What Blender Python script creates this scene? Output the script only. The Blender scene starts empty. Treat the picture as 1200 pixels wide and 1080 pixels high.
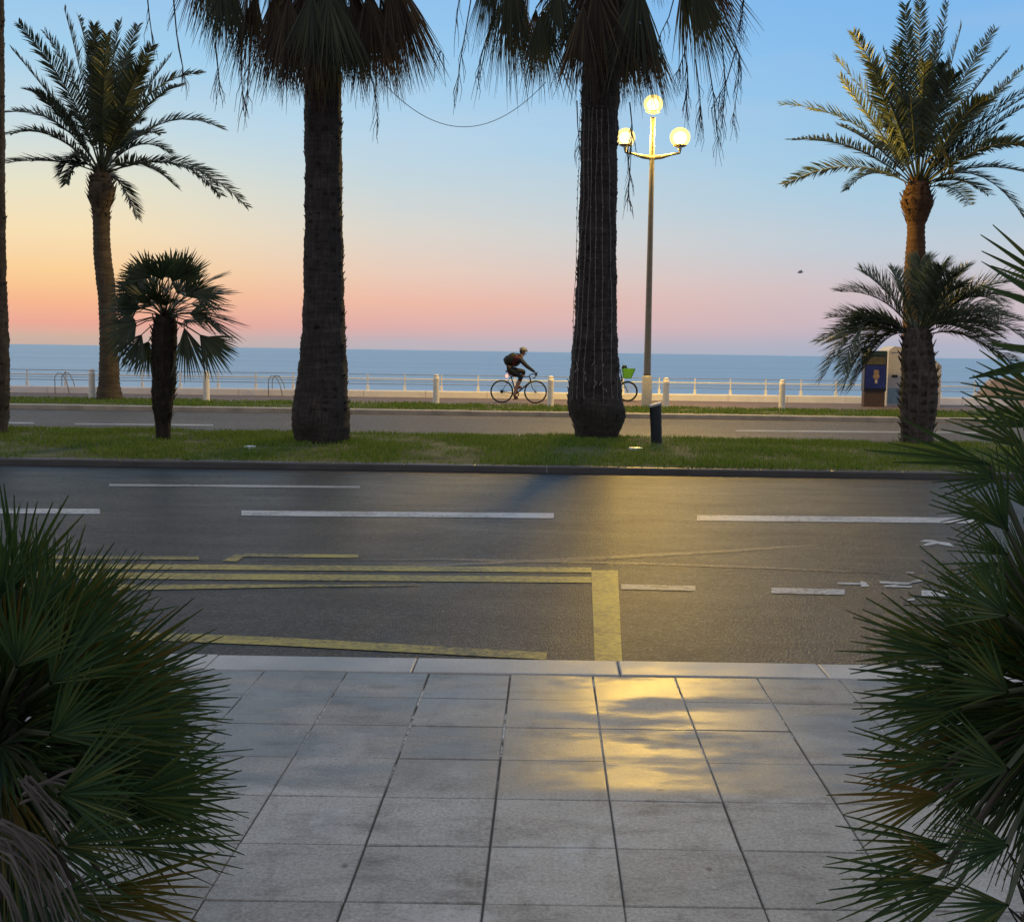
import bpy, math, random
from mathutils import Vector, Matrix, Quaternion, noise as mnoise
R = math.radians
V = Vector
scene = bpy.context.scene
C = scene.collection
random.seed(7)

# ------------------------------------------------------------------ camera
FOC, PPX, PPY, HC = 1415.0, 641.0, 540.0, 1.57      # focal length in pixels of a 1200 px wide frame
PITCH, ROLL = math.atan(127.5 / FOC), 0.0152
_f = V((0, math.cos(PITCH), -math.sin(PITCH)))
_u0 = V((0, math.sin(PITCH), math.cos(PITCH)))
_r0 = V((1, 0, 0))
_u = math.cos(ROLL) * _u0 - math.sin(ROLL) * _r0
_r = math.cos(ROLL) * _r0 + math.sin(ROLL) * _u0
CAM = V((0, 0, HC))
cd = bpy.data.cameras.new('camera'); cam = bpy.data.objects.new('camera', cd); C.objects.link(cam)
cam.matrix_world = Matrix(((_r.x, _u.x, -_f.x, CAM.x), (_r.y, _u.y, -_f.y, CAM.y), (_r.z, _u.z, -_f.z, CAM.z), (0, 0, 0, 1)))
cd.sensor_fit = 'HORIZONTAL'; cd.sensor_width = 36.0
cd.lens = FOC / 1200 * 36; cd.shift_x = -(PPX - 600) / 1200
cd.clip_start = 0.05; cd.clip_end = 90000
scene.camera = cam


def ray(u, v):
    return (_f + _r * ((u - PPX) / FOC) - _u * ((v - PPY) / FOC))


def G(u, v, z=0.0):
    d = ray(u, v); t = (z - HC) / d.z
    return CAM + d * t


def D(u, v, y):
    d = ray(u, v); return CAM + d * (y / d.y)


# ------------------------------------------------------------------ sky, sun, exposure
def lin(c):
    return tuple(((x / 255) / 12.92 if x <= 10 else ((x / 255 + 0.055) / 1.055) ** 2.4) for x in c)


def c4(c, k=1.0):
    a = lin(c); return (a[0] * k, a[1] * k, a[2] * k, 1)


world = bpy.data.worlds.new('World'); scene.world = world; world.use_nodes = True
nt = world.node_tree; nt.nodes.clear()
def wn(t, **k):
    n = nt.nodes.new(t)
    for a, b in k.items(): setattr(n, a, b)
    return n
def wm(op, a, b=None, c=None):
    n = wn('ShaderNodeMath', operation=op)
    for i, x in enumerate((a, b, c)):
        if x is None: continue
        if isinstance(x, (int, float)): n.inputs[i].default_value = x
        else: nt.links.new(x, n.inputs[i])
    return n.outputs[0]
def wramp(fac, stops):
    n = wn('ShaderNodeValToRGB'); e = n.color_ramp.elements
    n.color_ramp.interpolation = 'LINEAR'
    while len(e) > 1: e.remove(e[-1])
    for i, (p, c) in enumerate(stops):
        s = e[0] if i == 0 else e.new(p)
        s.position = p; s.color = c
    nt.links.new(fac, n.inputs[0]); return n.outputs[0]
def wmix(f, a, b):
    n = wn('ShaderNodeMix', data_type='RGBA')
    for s, x in ((0, f), (6, a), (7, b)):
        if isinstance(x, (int, float)): n.inputs[s].default_value = x
        elif isinstance(x, tuple): n.inputs[s].default_value = x
        else: nt.links.new(x, n.inputs[s])
    return n.outputs[2]
tc = wn('ShaderNodeTexCoord'); sep = wn('ShaderNodeSeparateXYZ'); nt.links.new(tc.outputs['Generated'], sep.inputs[0])
X, Y, Z = sep.outputs
elev = wm('MULTIPLY', wm('ARCSINE', wm('MAXIMUM', Z, 0.0)), 180 / math.pi)
pos = wm('POWER', wm('DIVIDE', elev, 90.0), 0.5)
def ep(d): return (d / 90) ** 0.5
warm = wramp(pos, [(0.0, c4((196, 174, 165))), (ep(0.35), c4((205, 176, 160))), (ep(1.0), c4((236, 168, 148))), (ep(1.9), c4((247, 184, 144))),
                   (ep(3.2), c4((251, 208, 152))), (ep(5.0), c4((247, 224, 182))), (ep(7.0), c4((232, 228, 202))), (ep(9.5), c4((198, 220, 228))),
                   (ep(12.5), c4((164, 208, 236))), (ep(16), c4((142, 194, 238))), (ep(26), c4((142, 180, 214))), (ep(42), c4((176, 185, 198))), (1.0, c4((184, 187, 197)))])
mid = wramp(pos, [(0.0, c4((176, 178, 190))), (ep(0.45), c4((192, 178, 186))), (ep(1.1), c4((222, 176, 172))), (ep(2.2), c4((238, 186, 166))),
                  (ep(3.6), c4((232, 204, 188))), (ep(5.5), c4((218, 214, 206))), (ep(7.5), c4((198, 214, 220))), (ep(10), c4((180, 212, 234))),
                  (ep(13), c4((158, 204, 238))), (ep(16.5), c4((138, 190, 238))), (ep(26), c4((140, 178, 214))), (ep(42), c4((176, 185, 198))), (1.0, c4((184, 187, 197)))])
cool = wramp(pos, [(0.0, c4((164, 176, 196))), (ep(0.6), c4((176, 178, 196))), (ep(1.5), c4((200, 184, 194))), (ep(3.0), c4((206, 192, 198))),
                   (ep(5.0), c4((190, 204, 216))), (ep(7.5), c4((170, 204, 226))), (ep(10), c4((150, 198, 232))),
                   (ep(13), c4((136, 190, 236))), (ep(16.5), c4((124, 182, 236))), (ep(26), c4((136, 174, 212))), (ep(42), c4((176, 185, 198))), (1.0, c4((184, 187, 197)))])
az = wm('MULTIPLY', wm('ARCTAN2', X, Y), 180 / math.pi)
def wrange(x, a, b):
    n = wn('ShaderNodeMapRange', interpolation_type='LINEAR', clamp=True)
    nt.links.new(x, n.inputs[0]); n.inputs[1].default_value = a; n.inputs[2].default_value = b
    return n.outputs[0]
front = wmix(wrange(az, -21, -7), warm, mid)
front = wmix(wrange(az, -6, 15), front, cool)
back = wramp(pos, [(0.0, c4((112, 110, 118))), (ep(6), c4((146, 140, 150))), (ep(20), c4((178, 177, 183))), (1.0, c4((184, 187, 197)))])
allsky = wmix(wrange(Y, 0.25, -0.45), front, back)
# a faint uneven veil of high thin cloud
mp = wn('ShaderNodeMapping'); mp.inputs['Scale'].default_value = (3, 3, 22); nt.links.new(tc.outputs['Generated'], mp.inputs[0])
nz = wn('ShaderNodeTexNoise'); nz.inputs['Scale'].default_value = 1.6; nz.inputs['Detail'].default_value = 4; nt.links.new(mp.outputs[0], nz.inputs[0])
veil = wm('MULTIPLY', wrange(nz.outputs[0], 0.45, 0.75), 0.10)
allsky = wmix(veil, allsky, c4((226, 206, 204)))
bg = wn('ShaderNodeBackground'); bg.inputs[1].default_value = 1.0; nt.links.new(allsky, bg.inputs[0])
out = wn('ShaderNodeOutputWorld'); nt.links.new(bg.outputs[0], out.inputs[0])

sd = bpy.data.lights.new('dawn_sun', 'SUN'); sd.energy = 0.12; sd.angle = R(14); sd.color = (1, 0.62, 0.36)
sun = bpy.data.objects.new('dawn_sun', sd); C.objects.link(sun)
sun.rotation_euler = V((0.62, -0.78, -0.10)).to_track_quat('-Z', 'Y').to_euler()

scene.view_settings.view_transform = 'Standard'; scene.view_settings.look = 'None'
scene.view_settings.exposure = 0.0; scene.view_settings.gamma = 1.0
LAMP_POWER = 7200.0


# ------------------------------------------------------------------ mesh toolkit
class MB:
    def __init__(s): s.v = []; s.f = []; s.m = []
    def face(s, pts, m=0):
        i = len(s.v); s.v += [tuple(p) for p in pts]; s.f.append(tuple(range(i, i + len(pts)))); s.m.append(m)
    def strip(s, L, Rr, m=0):
        """ribbon between two point lists of the same length"""
        i = len(s.v); n = len(L)
        for a, b in zip(L, Rr): s.v.append(tuple(a)); s.v.append(tuple(b))
        for k in range(n - 1):
            a = i + 2 * k; s.f.append((a, a + 1, a + 3, a + 2)); s.m.append(m)
    def grid(s, rows, m=0, closed=True):
        i = len(s.v); n = len(rows[0])
        for r in rows: s.v += [tuple(p) for p in r]
        for a in range(len(rows) - 1):
            for b in range(n if closed else n - 1):
                c = (b + 1) % n
                s.f.append((i + a * n + b, i + a * n + c, i + (a + 1) * n + c, i + (a + 1) * n + b)); s.m.append(m)
        return i
    def tube(s, pts, rads, n=8, m=0, cap=True):
        pts = [V(p) for p in pts]
        if isinstance(rads, (int, float)): rads = [rads] * len(pts)
        rows = []; ref = None
        for k, p in enumerate(pts):
            t = (pts[min(k + 1, len(pts) - 1)] - pts[max(k - 1, 0)]).normalized()
            if ref is None:
                ref = t.orthogonal().normalized()
            ref = (ref - t * ref.dot(t)).normalized(); b = t.cross(ref)
            rows.append([p + (ref * math.cos(2 * math.pi * j / n) + b * math.sin(2 * math.pi * j / n)) * rads[k] for j in range(n)])
        i = s.grid(rows, m)
        if cap:
            s.f.append(tuple(range(i + n - 1, i - 1, -1))); s.m.append(m)
            e = i + (len(rows) - 1) * n; s.f.append(tuple(range(e, e + n))); s.m.append(m)
    def lathe(s, prof, c=(0, 0, 0), n=24, m=0):
        rows = [[(c[0] + r * math.cos(2 * math.pi * j / n), c[1] + r * math.sin(2 * math.pi * j / n), c[2] + z) for j in range(n)] for z, r in prof]
        i = s.grid(rows, m)
        s.f.append(tuple(range(i + n - 1, i - 1, -1))); s.m.append(m)
        e = i + (len(rows) - 1) * n; s.f.append(tuple(range(e, e + n))); s.m.append(m)
    def box(s, lo, hi, m=0, bev=0.0):
        x0, y0, z0 = lo; x1, y1, z1 = hi
        if bev <= 0:
            i = len(s.v)
            s.v += [(x0, y0, z0), (x1, y0, z0), (x1, y1, z0), (x0, y1, z0), (x0, y0, z1), (x1, y0, z1), (x1, y1, z1), (x0, y1, z1)]
            for q in ((3, 2, 1, 0), (4, 5, 6, 7), (0, 1, 5, 4), (1, 2, 6, 5), (2, 3, 7, 6), (3, 0, 4, 7)):
                s.f.append(tuple(i + k for k in q)); s.m.append(m)
        else:
            b = bev
            rows = []
            for z, ins in ((z0, 0), (z1 - b, 0), (z1 - b * 0.3, b * 0.3), (z1, b)):
                rows.append([(x0 + ins, y0 + ins, z), (x1 - ins, y0 + ins, z), (x1 - ins, y1 - ins, z), (x0 + ins, y1 - ins, z)])
            i = s.grid(rows, m)
            s.f.append((i + 12, i + 13, i + 14, i + 15)); s.m.append(m)
    def build(s, name, mats, parent=None, smooth=False, loc=None):
        me = bpy.data.meshes.new(name)
        vs = s.v
        if parent is not None:
            o0 = V(parent.location); vs = [(a - o0.x, b - o0.y, c - o0.z) for a, b, c in vs]
        elif loc is not None:
            vs = [(a - loc[0], b - loc[1], c - loc[2]) for a, b, c in vs]
        me.from_pydata(vs, [], s.f)
        if not isinstance(mats, (list, tuple)): mats = [mats]
        for m in mats: me.materials.append(m)
        me.polygons.foreach_set('material_index', s.m)
        me.polygons.foreach_set('use_smooth', [smooth] * len(s.f))
        me.update()
        o = bpy.data.objects.new(name, me); C.objects.link(o)
        if parent is not None: o.parent = parent
        elif loc is not None: o.location = loc
        return o


def sub(name, mb, mats, root, part, smooth=False):
    """a sub-part: a child of a part, whose own frame sits at the root"""
    o = mb.build(name, mats, root, smooth); o.parent = part; return o


def thing(name, label, cat, loc, group=None):
    o = bpy.data.objects.new(name, None); C.objects.link(o); o.location = loc; o.empty_display_size = 0.2
    o['label'] = label; o['category'] = cat
    if group: o['group'] = group
    return o


def tag(o, label, cat, group=None):
    o['label'] = label; o['category'] = cat
    if group: o['group'] = group
    return o


def struct(o, kind='structure'):
    o['kind'] = kind; return o


# ------------------------------------------------------------------ materials
class NT:
    def __init__(s, name):
        s.mat = bpy.data.materials.new(name); s.mat.use_nodes = True; s.t = s.mat.node_tree
        s.t.nodes.clear(); s.out = s.n('ShaderNodeOutputMaterial')
        s.b = s.n('ShaderNodeBsdfPrincipled'); s.l(s.b.outputs[0], s.out.inputs[0])
        s.tc = s.n('ShaderNodeTexCoord')
    def n(s, t, **k):
        x = s.t.nodes.new(t)
        for a, b in k.items(): setattr(x, a, b)
        return x
    def l(s, a, b): s.t.links.new(a, b)
    def val(s, sock, x):
        if isinstance(x, (int, float, tuple)): sock.default_value = x
        else: s.l(x, sock)
    def noise(s, scale, detail=4, rough=0.55, vec=None, stretch=None):
        x = s.n('ShaderNodeTexNoise'); x.inputs['Scale'].default_value = scale
        x.inputs['Detail'].default_value = detail; x.inputs['Roughness'].default_value = rough
        src = vec or s.tc.outputs['Object']
        if stretch:
            mpn = s.n('ShaderNodeMapping'); mpn.inputs['Scale'].default_value = stretch; s.l(src, mpn.inputs[0]); src = mpn.outputs[0]
        s.l(src, x.inputs['Vector']); return x.outputs[0]
    def ramp(s, fac, stops):
        x = s.n('ShaderNodeValToRGB'); e = x.color_ramp.elements
        while len(e) > 1: e.remove(e[-1])
        for i, (p, c) in enumerate(stops):
            q = e[0] if i == 0 else e.new(p)
            q.position = p
            q.color = c if isinstance(c, tuple) and len(c) == 4 else ((*c, 1) if isinstance(c, tuple) else (c, c, c, 1))
        s.l(fac, x.inputs[0]); return x.outputs[0]
    def mix(s, f, a, b, mode='MIX'):
        x = s.n('ShaderNodeMix', data_type='RGBA', blend_type=mode)
        for k, q in ((0, f), (6, a), (7, b)):
            if isinstance(q, tuple) and len(q) == 3: q = (*q, 1)
            s.val(x.inputs[k], q)
        return x.outputs[2]
    def math(s, op, a, b=0.0):
        x = s.n('ShaderNodeMath', operation=op); s.val(x.inputs[0], a); s.val(x.inputs[1], b); return x.outputs[0]
    def bump(s, h, strength=0.3, dist=0.01):
        x = s.n('ShaderNodeBump'); x.inputs['Strength'].default_value = strength; x.inputs['Distance'].default_value = dist
        s.l(h, x.inputs['Height']); s.l(x.outputs[0], s.b.inputs['Normal'])
    def island(s):
        return s.n('ShaderNodeNewGeometry').outputs['Random Per Island']
    def set(s, color=None, rough=None, spec=None, metal=None):
        if color is not None: s.val(s.b.inputs['Base Color'], (*color, 1) if isinstance(color, tuple) and len(color) == 3 else color)
        if rough is not None: s.val(s.b.inputs['Roughness'], rough)
        if spec is not None: s.val(s.b.inputs['Specular IOR Level'], spec)
        if metal is not None: s.val(s.b.inputs['Metallic'], metal)


def plain(name, col, rough=0.5, metal=0.0, spec=0.5, var=0.15, scale=9, bump=0.0):
    m = NT(name); n = m.noise(scale, 5)
    dk = tuple(x * (1 - var) for x in col); lt = tuple(min(1, x * (1 + var)) for x in col)
    m.set(m.ramp(n, [(0.3, dk), (0.7, lt)]), rough, spec, metal)
    if bump: m.bump(m.noise(scale * 4, 4), bump, 0.01)
    return m.mat


def leaf_mat(name, cols, rough=0.5, trans=0.25, tcol=(0.12, 0.16, 0.03), spec=0.35):
    m = NT(name); isl = m.island(); n = m.noise(2.5, 3)
    f = m.math('ADD', m.math('MULTIPLY', isl, 0.75), m.math('MULTIPLY', n, 0.25))
    k = len(cols); col = m.ramp(f, [(0.12 + 0.76 * i / max(1, k - 1), c) for i, c in enumerate(cols)])
    m.set(col, rough, spec)
    tr = m.n('ShaderNodeBsdfTranslucent'); m.l(m.mix(0.5, col, tcol), tr.inputs[0])
    mx = m.n('ShaderNodeMixShader'); mx.inputs[0].default_value = trans
    m.l(m.b.outputs[0], mx.inputs[1]); m.l(tr.outputs[0], mx.inputs[2]); m.l(mx.outputs[0], m.out.inputs[0])
    return m.mat


def mat_asphalt(name, base, lamp_rough=0.42, spec=0.32, grain=1.0):
    m = NT(name); fine = m.noise(330, 2, 0.7); med = m.noise(22, 5, 0.7); big = m.noise(0.30, 5, stretch=(0.30, 1.7, 1)); mid_ = m.noise(1.6, 6, 0.65, stretch=(0.5, 1.3, 1))
    vor = m.n('ShaderNodeTexVoronoi'); vor.inputs['Scale'].default_value = 78; m.l(m.tc.outputs['Object'], vor.inputs['Vector'])
    sc = m.n('ShaderNodeSeparateColor'); m.l(vor.outputs['Color'], sc.inputs[0]); cell = sc.outputs[0]
    b = base; warm_ = (1.12, 1.0, 0.86)
    col = m.ramp(cell, [(0.0, tuple(x * 0.25 for x in b)), (0.55, tuple(x * 0.8 for x in b)), (0.86, tuple(x * 2.0 for x in b)), (1.0, tuple(x * y * (2.0 + 4.0 * grain) for x, y in zip(b, warm_)))])
    col = m.mix(0.5, col, m.ramp(fine, [(0.3, 0.25), (0.7, 0.75)]), 'OVERLAY')
    col = m.mix(0.8, col, m.ramp(big, [(0.30, 0.36), (0.50, 0.50), (0.70, 0.64)]), 'OVERLAY')
    col = m.mix(0.7, col, m.ramp(mid_, [(0.28, 0.33), (0.5, 0.5), (0.72, 0.66)]), 'OVERLAY')
    cr = m.noise(0.9, 8, 0.62); crack = m.ramp(m.math('ABSOLUTE', m.math('SUBTRACT', cr, 0.5)), [(0.0, 0.35), (0.004, 1.0)])
    col = m.mix(0.6, col, crack, 'MULTIPLY')
    oil = m.ramp(m.noise(1.3, 3, 0.5, stretch=(0.7, 1.2, 1)), [(0.24, 0.35), (0.34, 1.0)]); col = m.mix(0.7, col, oil, 'MULTIPLY')
    m.set(col, m.ramp(m.math('ADD', m.math('MULTIPLY', mid_, 0.6), m.math('MULTIPLY', med, 0.4)), [(0.3, lamp_rough - 0.08), (0.7, lamp_rough + 0.14)]), spec)
    h = m.math('ADD', m.math('MULTIPLY', vor.outputs['Distance'], -1.0), m.math('MULTIPLY', cell, 0.5))
    m.bump(h, 0.8 * grain, 0.010)
    return m.mat


def mat_paint(name, col, under, wear=0.5):
    m = NT(name); n = m.noise(24, 6, 0.75); n2 = m.noise(1.7, 4)
    f = m.ramp(m.math('ADD', m.math('MULTIPLY', n, 0.7), m.math('MULTIPLY', n2, 0.4)), [(wear - 0.08, 0.0), (wear + 0.1, 1.0)])
    n3 = m.noise(260, 2)
    c = m.mix(f, under, m.mix(m.math('MULTIPLY', n3, 0.35), col, tuple(x * 0.45 for x in col)))
    m.set(c, 0.5, 0.4); m.bump(n3, 0.4, 0.004)
    return m.mat


def mat_tile():
    m = NT('pavement_slab'); isl = m.island(); big = m.noise(0.9, 6, 0.62); med = m.noise(6, 7, 0.7); fine = m.noise(210, 3, 0.65); gr = m.noise(75, 5, 0.75)
    f = m.math('ADD', m.math('MULTIPLY', isl, 0.22), m.math('ADD', m.math('MULTIPLY', big, 0.40), m.math('MULTIPLY', med, 0.38)))
    col = m.ramp(f, [(0.22, (0.31, 0.298, 0.280)), (0.5, (0.42, 0.405, 0.382)), (0.78, (0.53, 0.513, 0.488))])
    col = m.mix(0.9, col, m.ramp(gr, [(0.28, 0.24), (0.72, 0.70)]), 'OVERLAY')
    dirt = m.noise(3.4, 8, 0.74, stretch=(1.0, 1.5, 1)); col = m.mix(0.8, col, m.ramp(dirt, [(0.33, 0.50), (0.47, 0.92), (0.60, 1.0)]), 'MULTIPLY')
    drip = m.noise(5.0, 6, 0.7, stretch=(1.6, 0.35, 1)); col = m.mix(0.55, col, m.ramp(drip, [(0.34, 0.62), (0.46, 1.0)]), 'MULTIPLY')
    col = m.mix(0.5, col, m.ramp(fine, [(0.3, 0.30), (0.7, 0.70)]), 'OVERLAY')
    # dark gum spots, small pits, oily stains
    for scale, r0, r1, dk in ((2.6, 0.020, 0.042, 0.28), (9.0, 0.035, 0.075, 0.45)):
        sp = m.n('ShaderNodeTexVoronoi'); sp.inputs['Scale'].default_value = scale; m.l(m.tc.outputs['Object'], sp.inputs['Vector'])
        wob = m.math('ADD', sp.outputs['Distance'], m.math('MULTIPLY', m.math('SUBTRACT', m.noise(30, 4), 0.5), 0.09))
        col = m.mix(0.8, col, m.ramp(wob, [(r0, dk), (r1, 1.0)]), 'MULTIPLY')
    st = m.noise(1.5, 6, 0.65, stretch=(0.8, 2.0, 1)); col = m.mix(0.85, col, m.ramp(st, [(0.30, 0.36), (0.45, 1.0)]), 'MULTIPLY')
    pale = m.noise(2.1, 6, 0.7); col = m.mix(m.math('MULTIPLY', m.ramp(pale, [(0.56, 0.0), (0.68, 1.0)]), 0.5), col, (0.58, 0.59, 0.60))
    # damp rows by the kerb: darker and smoother, with matt blotches
    sx = m.n('ShaderNodeSeparateXYZ'); m.l(m.tc.outputs['Object'], sx.inputs[0])
    damp = m.n('ShaderNodeMapRange'); damp.interpolation_type = 'SMOOTHSTEP'; m.l(sx.outputs[1], damp.inputs[0])
    damp.inputs[1].default_value = 4.15; damp.inputs[2].default_value = 4.30
    blot = m.ramp(m.noise(1.15, 5, 0.6, stretch=(0.8, 2.0, 1)), [(0.40, 0.0), (0.52, 1.0)])
    wet = m.math('MULTIPLY', damp.outputs[0], blot)
    col = m.mix(m.math('MULTIPLY', damp.outputs[0], 0.22), col, (0.10, 0.10, 0.10))
    col = m.mix(m.math('MULTIPLY', wet, 0.38), col, (0.05, 0.05, 0.05))
    r = m.mix(wet, (0.66, 0.66, 0.66), (0.34, 0.34, 0.34))
    r = m.mix(0.45, r, m.ramp(m.math('ADD', m.math('MULTIPLY', med, 0.5), m.math('MULTIPLY', gr, 0.5)), [(0.3, 0.28), (0.7, 0.74)]), 'OVERLAY')
    m.set(col, r, 0.5); m.bump(m.math('ADD', m.math('MULTIPLY', gr, 0.7), m.math('MULTIPLY', med, 0.6)), 0.35, 0.004)
    return m.mat


def mat_joint():
    m = NT('slab_joint'); n = m.noise(3.2, 4); f = m.noise(55, 4)
    sx = m.n('ShaderNodeSeparateXYZ'); m.l(m.tc.outputs['Object'], sx.inputs[0])
    far = m.n('ShaderNodeMapRange'); m.l(sx.outputs[1], far.inputs[0]); far.inputs[1].default_value = 4.2; far.inputs[2].default_value = 4.7
    lime = m.math('MULTIPLY', m.math('MULTIPLY', m.ramp(n, [(0.44, 0.0), (0.52, 1.0)]), m.ramp(f, [(0.38, 0.1), (0.55, 1.0)])), far.outputs[0])
    m.set(m.mix(lime, (0.05, 0.047, 0.043), (0.72, 0.71, 0.70)), 0.8)
    return m.mat


def mat_kerb(name, col):
    m = NT(name); big = m.noise(2.2, 5); fine = m.noise(120, 3, 0.7)
    c = m.ramp(big, [(0.3, tuple(x * 0.7 for x in col)), (0.7, tuple(x * 1.15 for x in col))])
    c = m.mix(0.5, c, m.ramp(fine, [(0.3, 0.3), (0.7, 0.66)]), 'OVERLAY')
    m.set(c, m.ramp(big, [(0.3, 0.34), (0.7, 0.58)]), 0.5); m.bump(fine, 0.25, 0.004); return m.mat


def mat_trunk(name, cols, ring=0.0, fib=26, bump=0.7):
    m = NT(name); fibre = m.noise(fib, 6, 0.7, stretch=(1, 1, 0.12)); big = m.noise(3.0, 5)
    rings = m.noise(9, 4, 0.6, stretch=(0.25, 0.25, 2.2))
    f = m.math('ADD', m.math('MULTIPLY', fibre, 1 - ring - 0.25), m.math('ADD', m.math('MULTIPLY', big, 0.25), m.math('MULTIPLY', rings, ring)))
    m.set(m.ramp(f, [(0.32, cols[0]), (0.5, cols[1]), (0.68, cols[2])]), 0.85, 0.25)
    m.bump(f, bump, 0.05); return m.mat


def mat_sea():
    m = NT('sea_water')
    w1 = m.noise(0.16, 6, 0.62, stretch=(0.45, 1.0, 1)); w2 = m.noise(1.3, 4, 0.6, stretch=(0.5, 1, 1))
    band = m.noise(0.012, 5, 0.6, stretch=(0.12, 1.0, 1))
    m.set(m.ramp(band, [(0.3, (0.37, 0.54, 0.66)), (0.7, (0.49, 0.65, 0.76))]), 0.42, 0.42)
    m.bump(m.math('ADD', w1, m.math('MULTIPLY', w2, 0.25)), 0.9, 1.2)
    return m.mat


def mat_emit(name, col, k):
    m = NT(name); e = m.n('ShaderNodeEmission'); e.inputs[0].default_value = (*col, 1); e.inputs[1].default_value = k
    m.l(e.outputs[0], m.out.inputs[0]); return m.mat


ASPH = mat_asphalt('asphalt', (0.0135, 0.0165, 0.0215), 0.38, 0.24)
ASPH2 = mat_asphalt('worn_asphalt', (0.085, 0.078, 0.071), 0.6, 0.3, 0.4)
YEL = mat_paint('yellow_paint', (0.46, 0.36, 0.065), (0.06, 0.056, 0.035), 0.52)
WHT = mat_paint('white_paint', (0.56, 0.57, 0.60), (0.08, 0.08, 0.085), 0.49)
WHT2 = mat_paint('worn_white_paint', (0.40, 0.40, 0.41), (0.09, 0.09, 0.09), 0.50)
TILE, JOINT = mat_tile(), mat_joint()
KERB = mat_kerb('pale_kerb_stone', (0.42, 0.41, 0.395)); KERB2 = mat_kerb('shade_toned_kerb_stone', (0.085, 0.082, 0.08)); KERB3 = mat_kerb('sandy_kerb_stone', (0.46, 0.40, 0.31))
SOIL = plain('soil', (0.085, 0.092, 0.034), 0.95, var=0.5, scale=1.6)
GRASS = leaf_mat('grass_blade', [(0.065, 0.135, 0.018), (0.11, 0.20, 0.026), (0.16, 0.25, 0.038), (0.26, 0.27, 0.08)], 0.6, 0.35, (0.22, 0.30, 0.04), 0.2)
PROM = plain('promenade_asphalt', (0.16, 0.115, 0.10), 0.75, var=0.2, scale=3)
WALLM = plain('white_parapet', (0.74, 0.73, 0.75), 0.6, var=0.08, scale=2, bump=0.1)
BEACH = plain('beach_pebble', (0.30, 0.27, 0.24), 0.9, var=0.3, scale=4)
SEA = mat_sea()
RAILM = plain('white_rail_paint', (0.75, 0.75, 0.74), 0.4, var=0.06)
CABLEM = plain('grey_rail_steel', (0.26, 0.27, 0.28), 0.45, 0.3)
POSTM = plain('white_post_paint', (0.82, 0.77, 0.70), 0.5, var=0.12, scale=6, bump=0.1)
POLEM = plain('grey_pole_paint', (0.20, 0.185, 0.165), 0.4, 0.2)
SLEEVE = plain('pale_sleeve', (0.48, 0.45, 0.38), 0.55, var=0.15)
BLKM = plain('black_bollard_paint', (0.012, 0.018, 0.028), 0.4, var=0.3)
TOPM = plain('pale_metal_top', (0.62, 0.63, 0.64), 0.4, 0.3)
TR_W = mat_trunk('fibrous_dark_trunk', [(0.016, 0.014, 0.014), (0.044, 0.038, 0.036), (0.12, 0.10, 0.088)], 0.3, 30, 1.0)
TR_D = mat_trunk('date_palm_trunk', [(0.040, 0.020, 0.012), (0.095, 0.050, 0.028), (0.17, 0.10, 0.055)], 0.45, 22, 0.9)
TR_DL = mat_trunk('grey_date_palm_trunk', [(0.035, 0.026, 0.020), (0.085, 0.065, 0.044), (0.17, 0.13, 0.08)], 0.45, 22, 0.9)
TR_S = mat_trunk('shaggy_trunk', [(0.012, 0.010, 0.008), (0.030, 0.024, 0.018), (0.065, 0.05, 0.036)], 0.2, 26, 1.0)
TR_J = mat_trunk('leaf_base_trunk', [(0.030, 0.026, 0.024), (0.085, 0.072, 0.064), (0.20, 0.17, 0.145)], 0.2, 24, 1.0)
L_DEAD = leaf_mat('dead_palm_leaf', [(0.030, 0.025, 0.022), (0.056, 0.045, 0.038), (0.090, 0.072, 0.057), (0.13, 0.10, 0.06)], 0.85, 0.22, (0.15, 0.11, 0.05), 0.1)
L_OLD = leaf_mat('fading_palm_leaf', [(0.030, 0.042, 0.032), (0.055, 0.072, 0.048), (0.095, 0.10, 0.06)], 0.7, 0.25, (0.10, 0.09, 0.03), 0.2)
L_DATE = leaf_mat('date_palm_leaf', [(0.022, 0.036, 0.022), (0.045, 0.064, 0.040), (0.085, 0.105, 0.070)], 0.45, 0.22, (0.10, 0.13, 0.03), 0.5)
L_DATER = leaf_mat('bright_date_palm_leaf', [(0.022, 0.042, 0.032), (0.044, 0.072, 0.050), (0.085, 0.115, 0.085), (0.13, 0.14, 0.07)], 0.45, 0.2, (0.14, 0.17, 0.04), 0.5)
L_FAN = leaf_mat('small_fan_leaf', [(0.012, 0.022, 0.012), (0.026, 0.044, 0.022), (0.05, 0.07, 0.035)], 0.5, 0.2, (0.08, 0.12, 0.03), 0.4)
L_JEL = leaf_mat('grey_green_feather', [(0.05, 0.075, 0.052), (0.11, 0.14, 0.10), (0.22, 0.25, 0.18)], 0.5, 0.25, (0.14, 0.17, 0.06), 0.4)
L_DWA = leaf_mat('dwarf_palm_leaf', [(0.008, 0.030, 0.014), (0.016, 0.052, 0.020), (0.034, 0.075, 0.022), (0.085, 0.095, 0.022)], 0.5, 0.28, (0.10, 0.14, 0.015), 0.28)
L_YEL = leaf_mat('yellowing_leaf', [(0.06, 0.07, 0.012), (0.11, 0.095, 0.018), (0.14, 0.08, 0.024)], 0.6, 0.35, (0.15, 0.10, 0.015), 0.2)
DRY = plain('dry_grey_fibre', (0.095, 0.082, 0.074), 0.9, var=0.4, scale=12)
PETI = plain('petiole', (0.045, 0.055, 0.025), 0.55, var=0.3)
PETD = plain('dead_petiole', (0.045, 0.032, 0.024), 0.8, var=0.3)
FRUIT = leaf_mat('yellow_fruit_stalk', [(0.22, 0.15, 0.03), (0.36, 0.25, 0.05), (0.45, 0.33, 0.08)], 0.6, 0.2, (0.4, 0.25, 0.04), 0.2)
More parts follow.
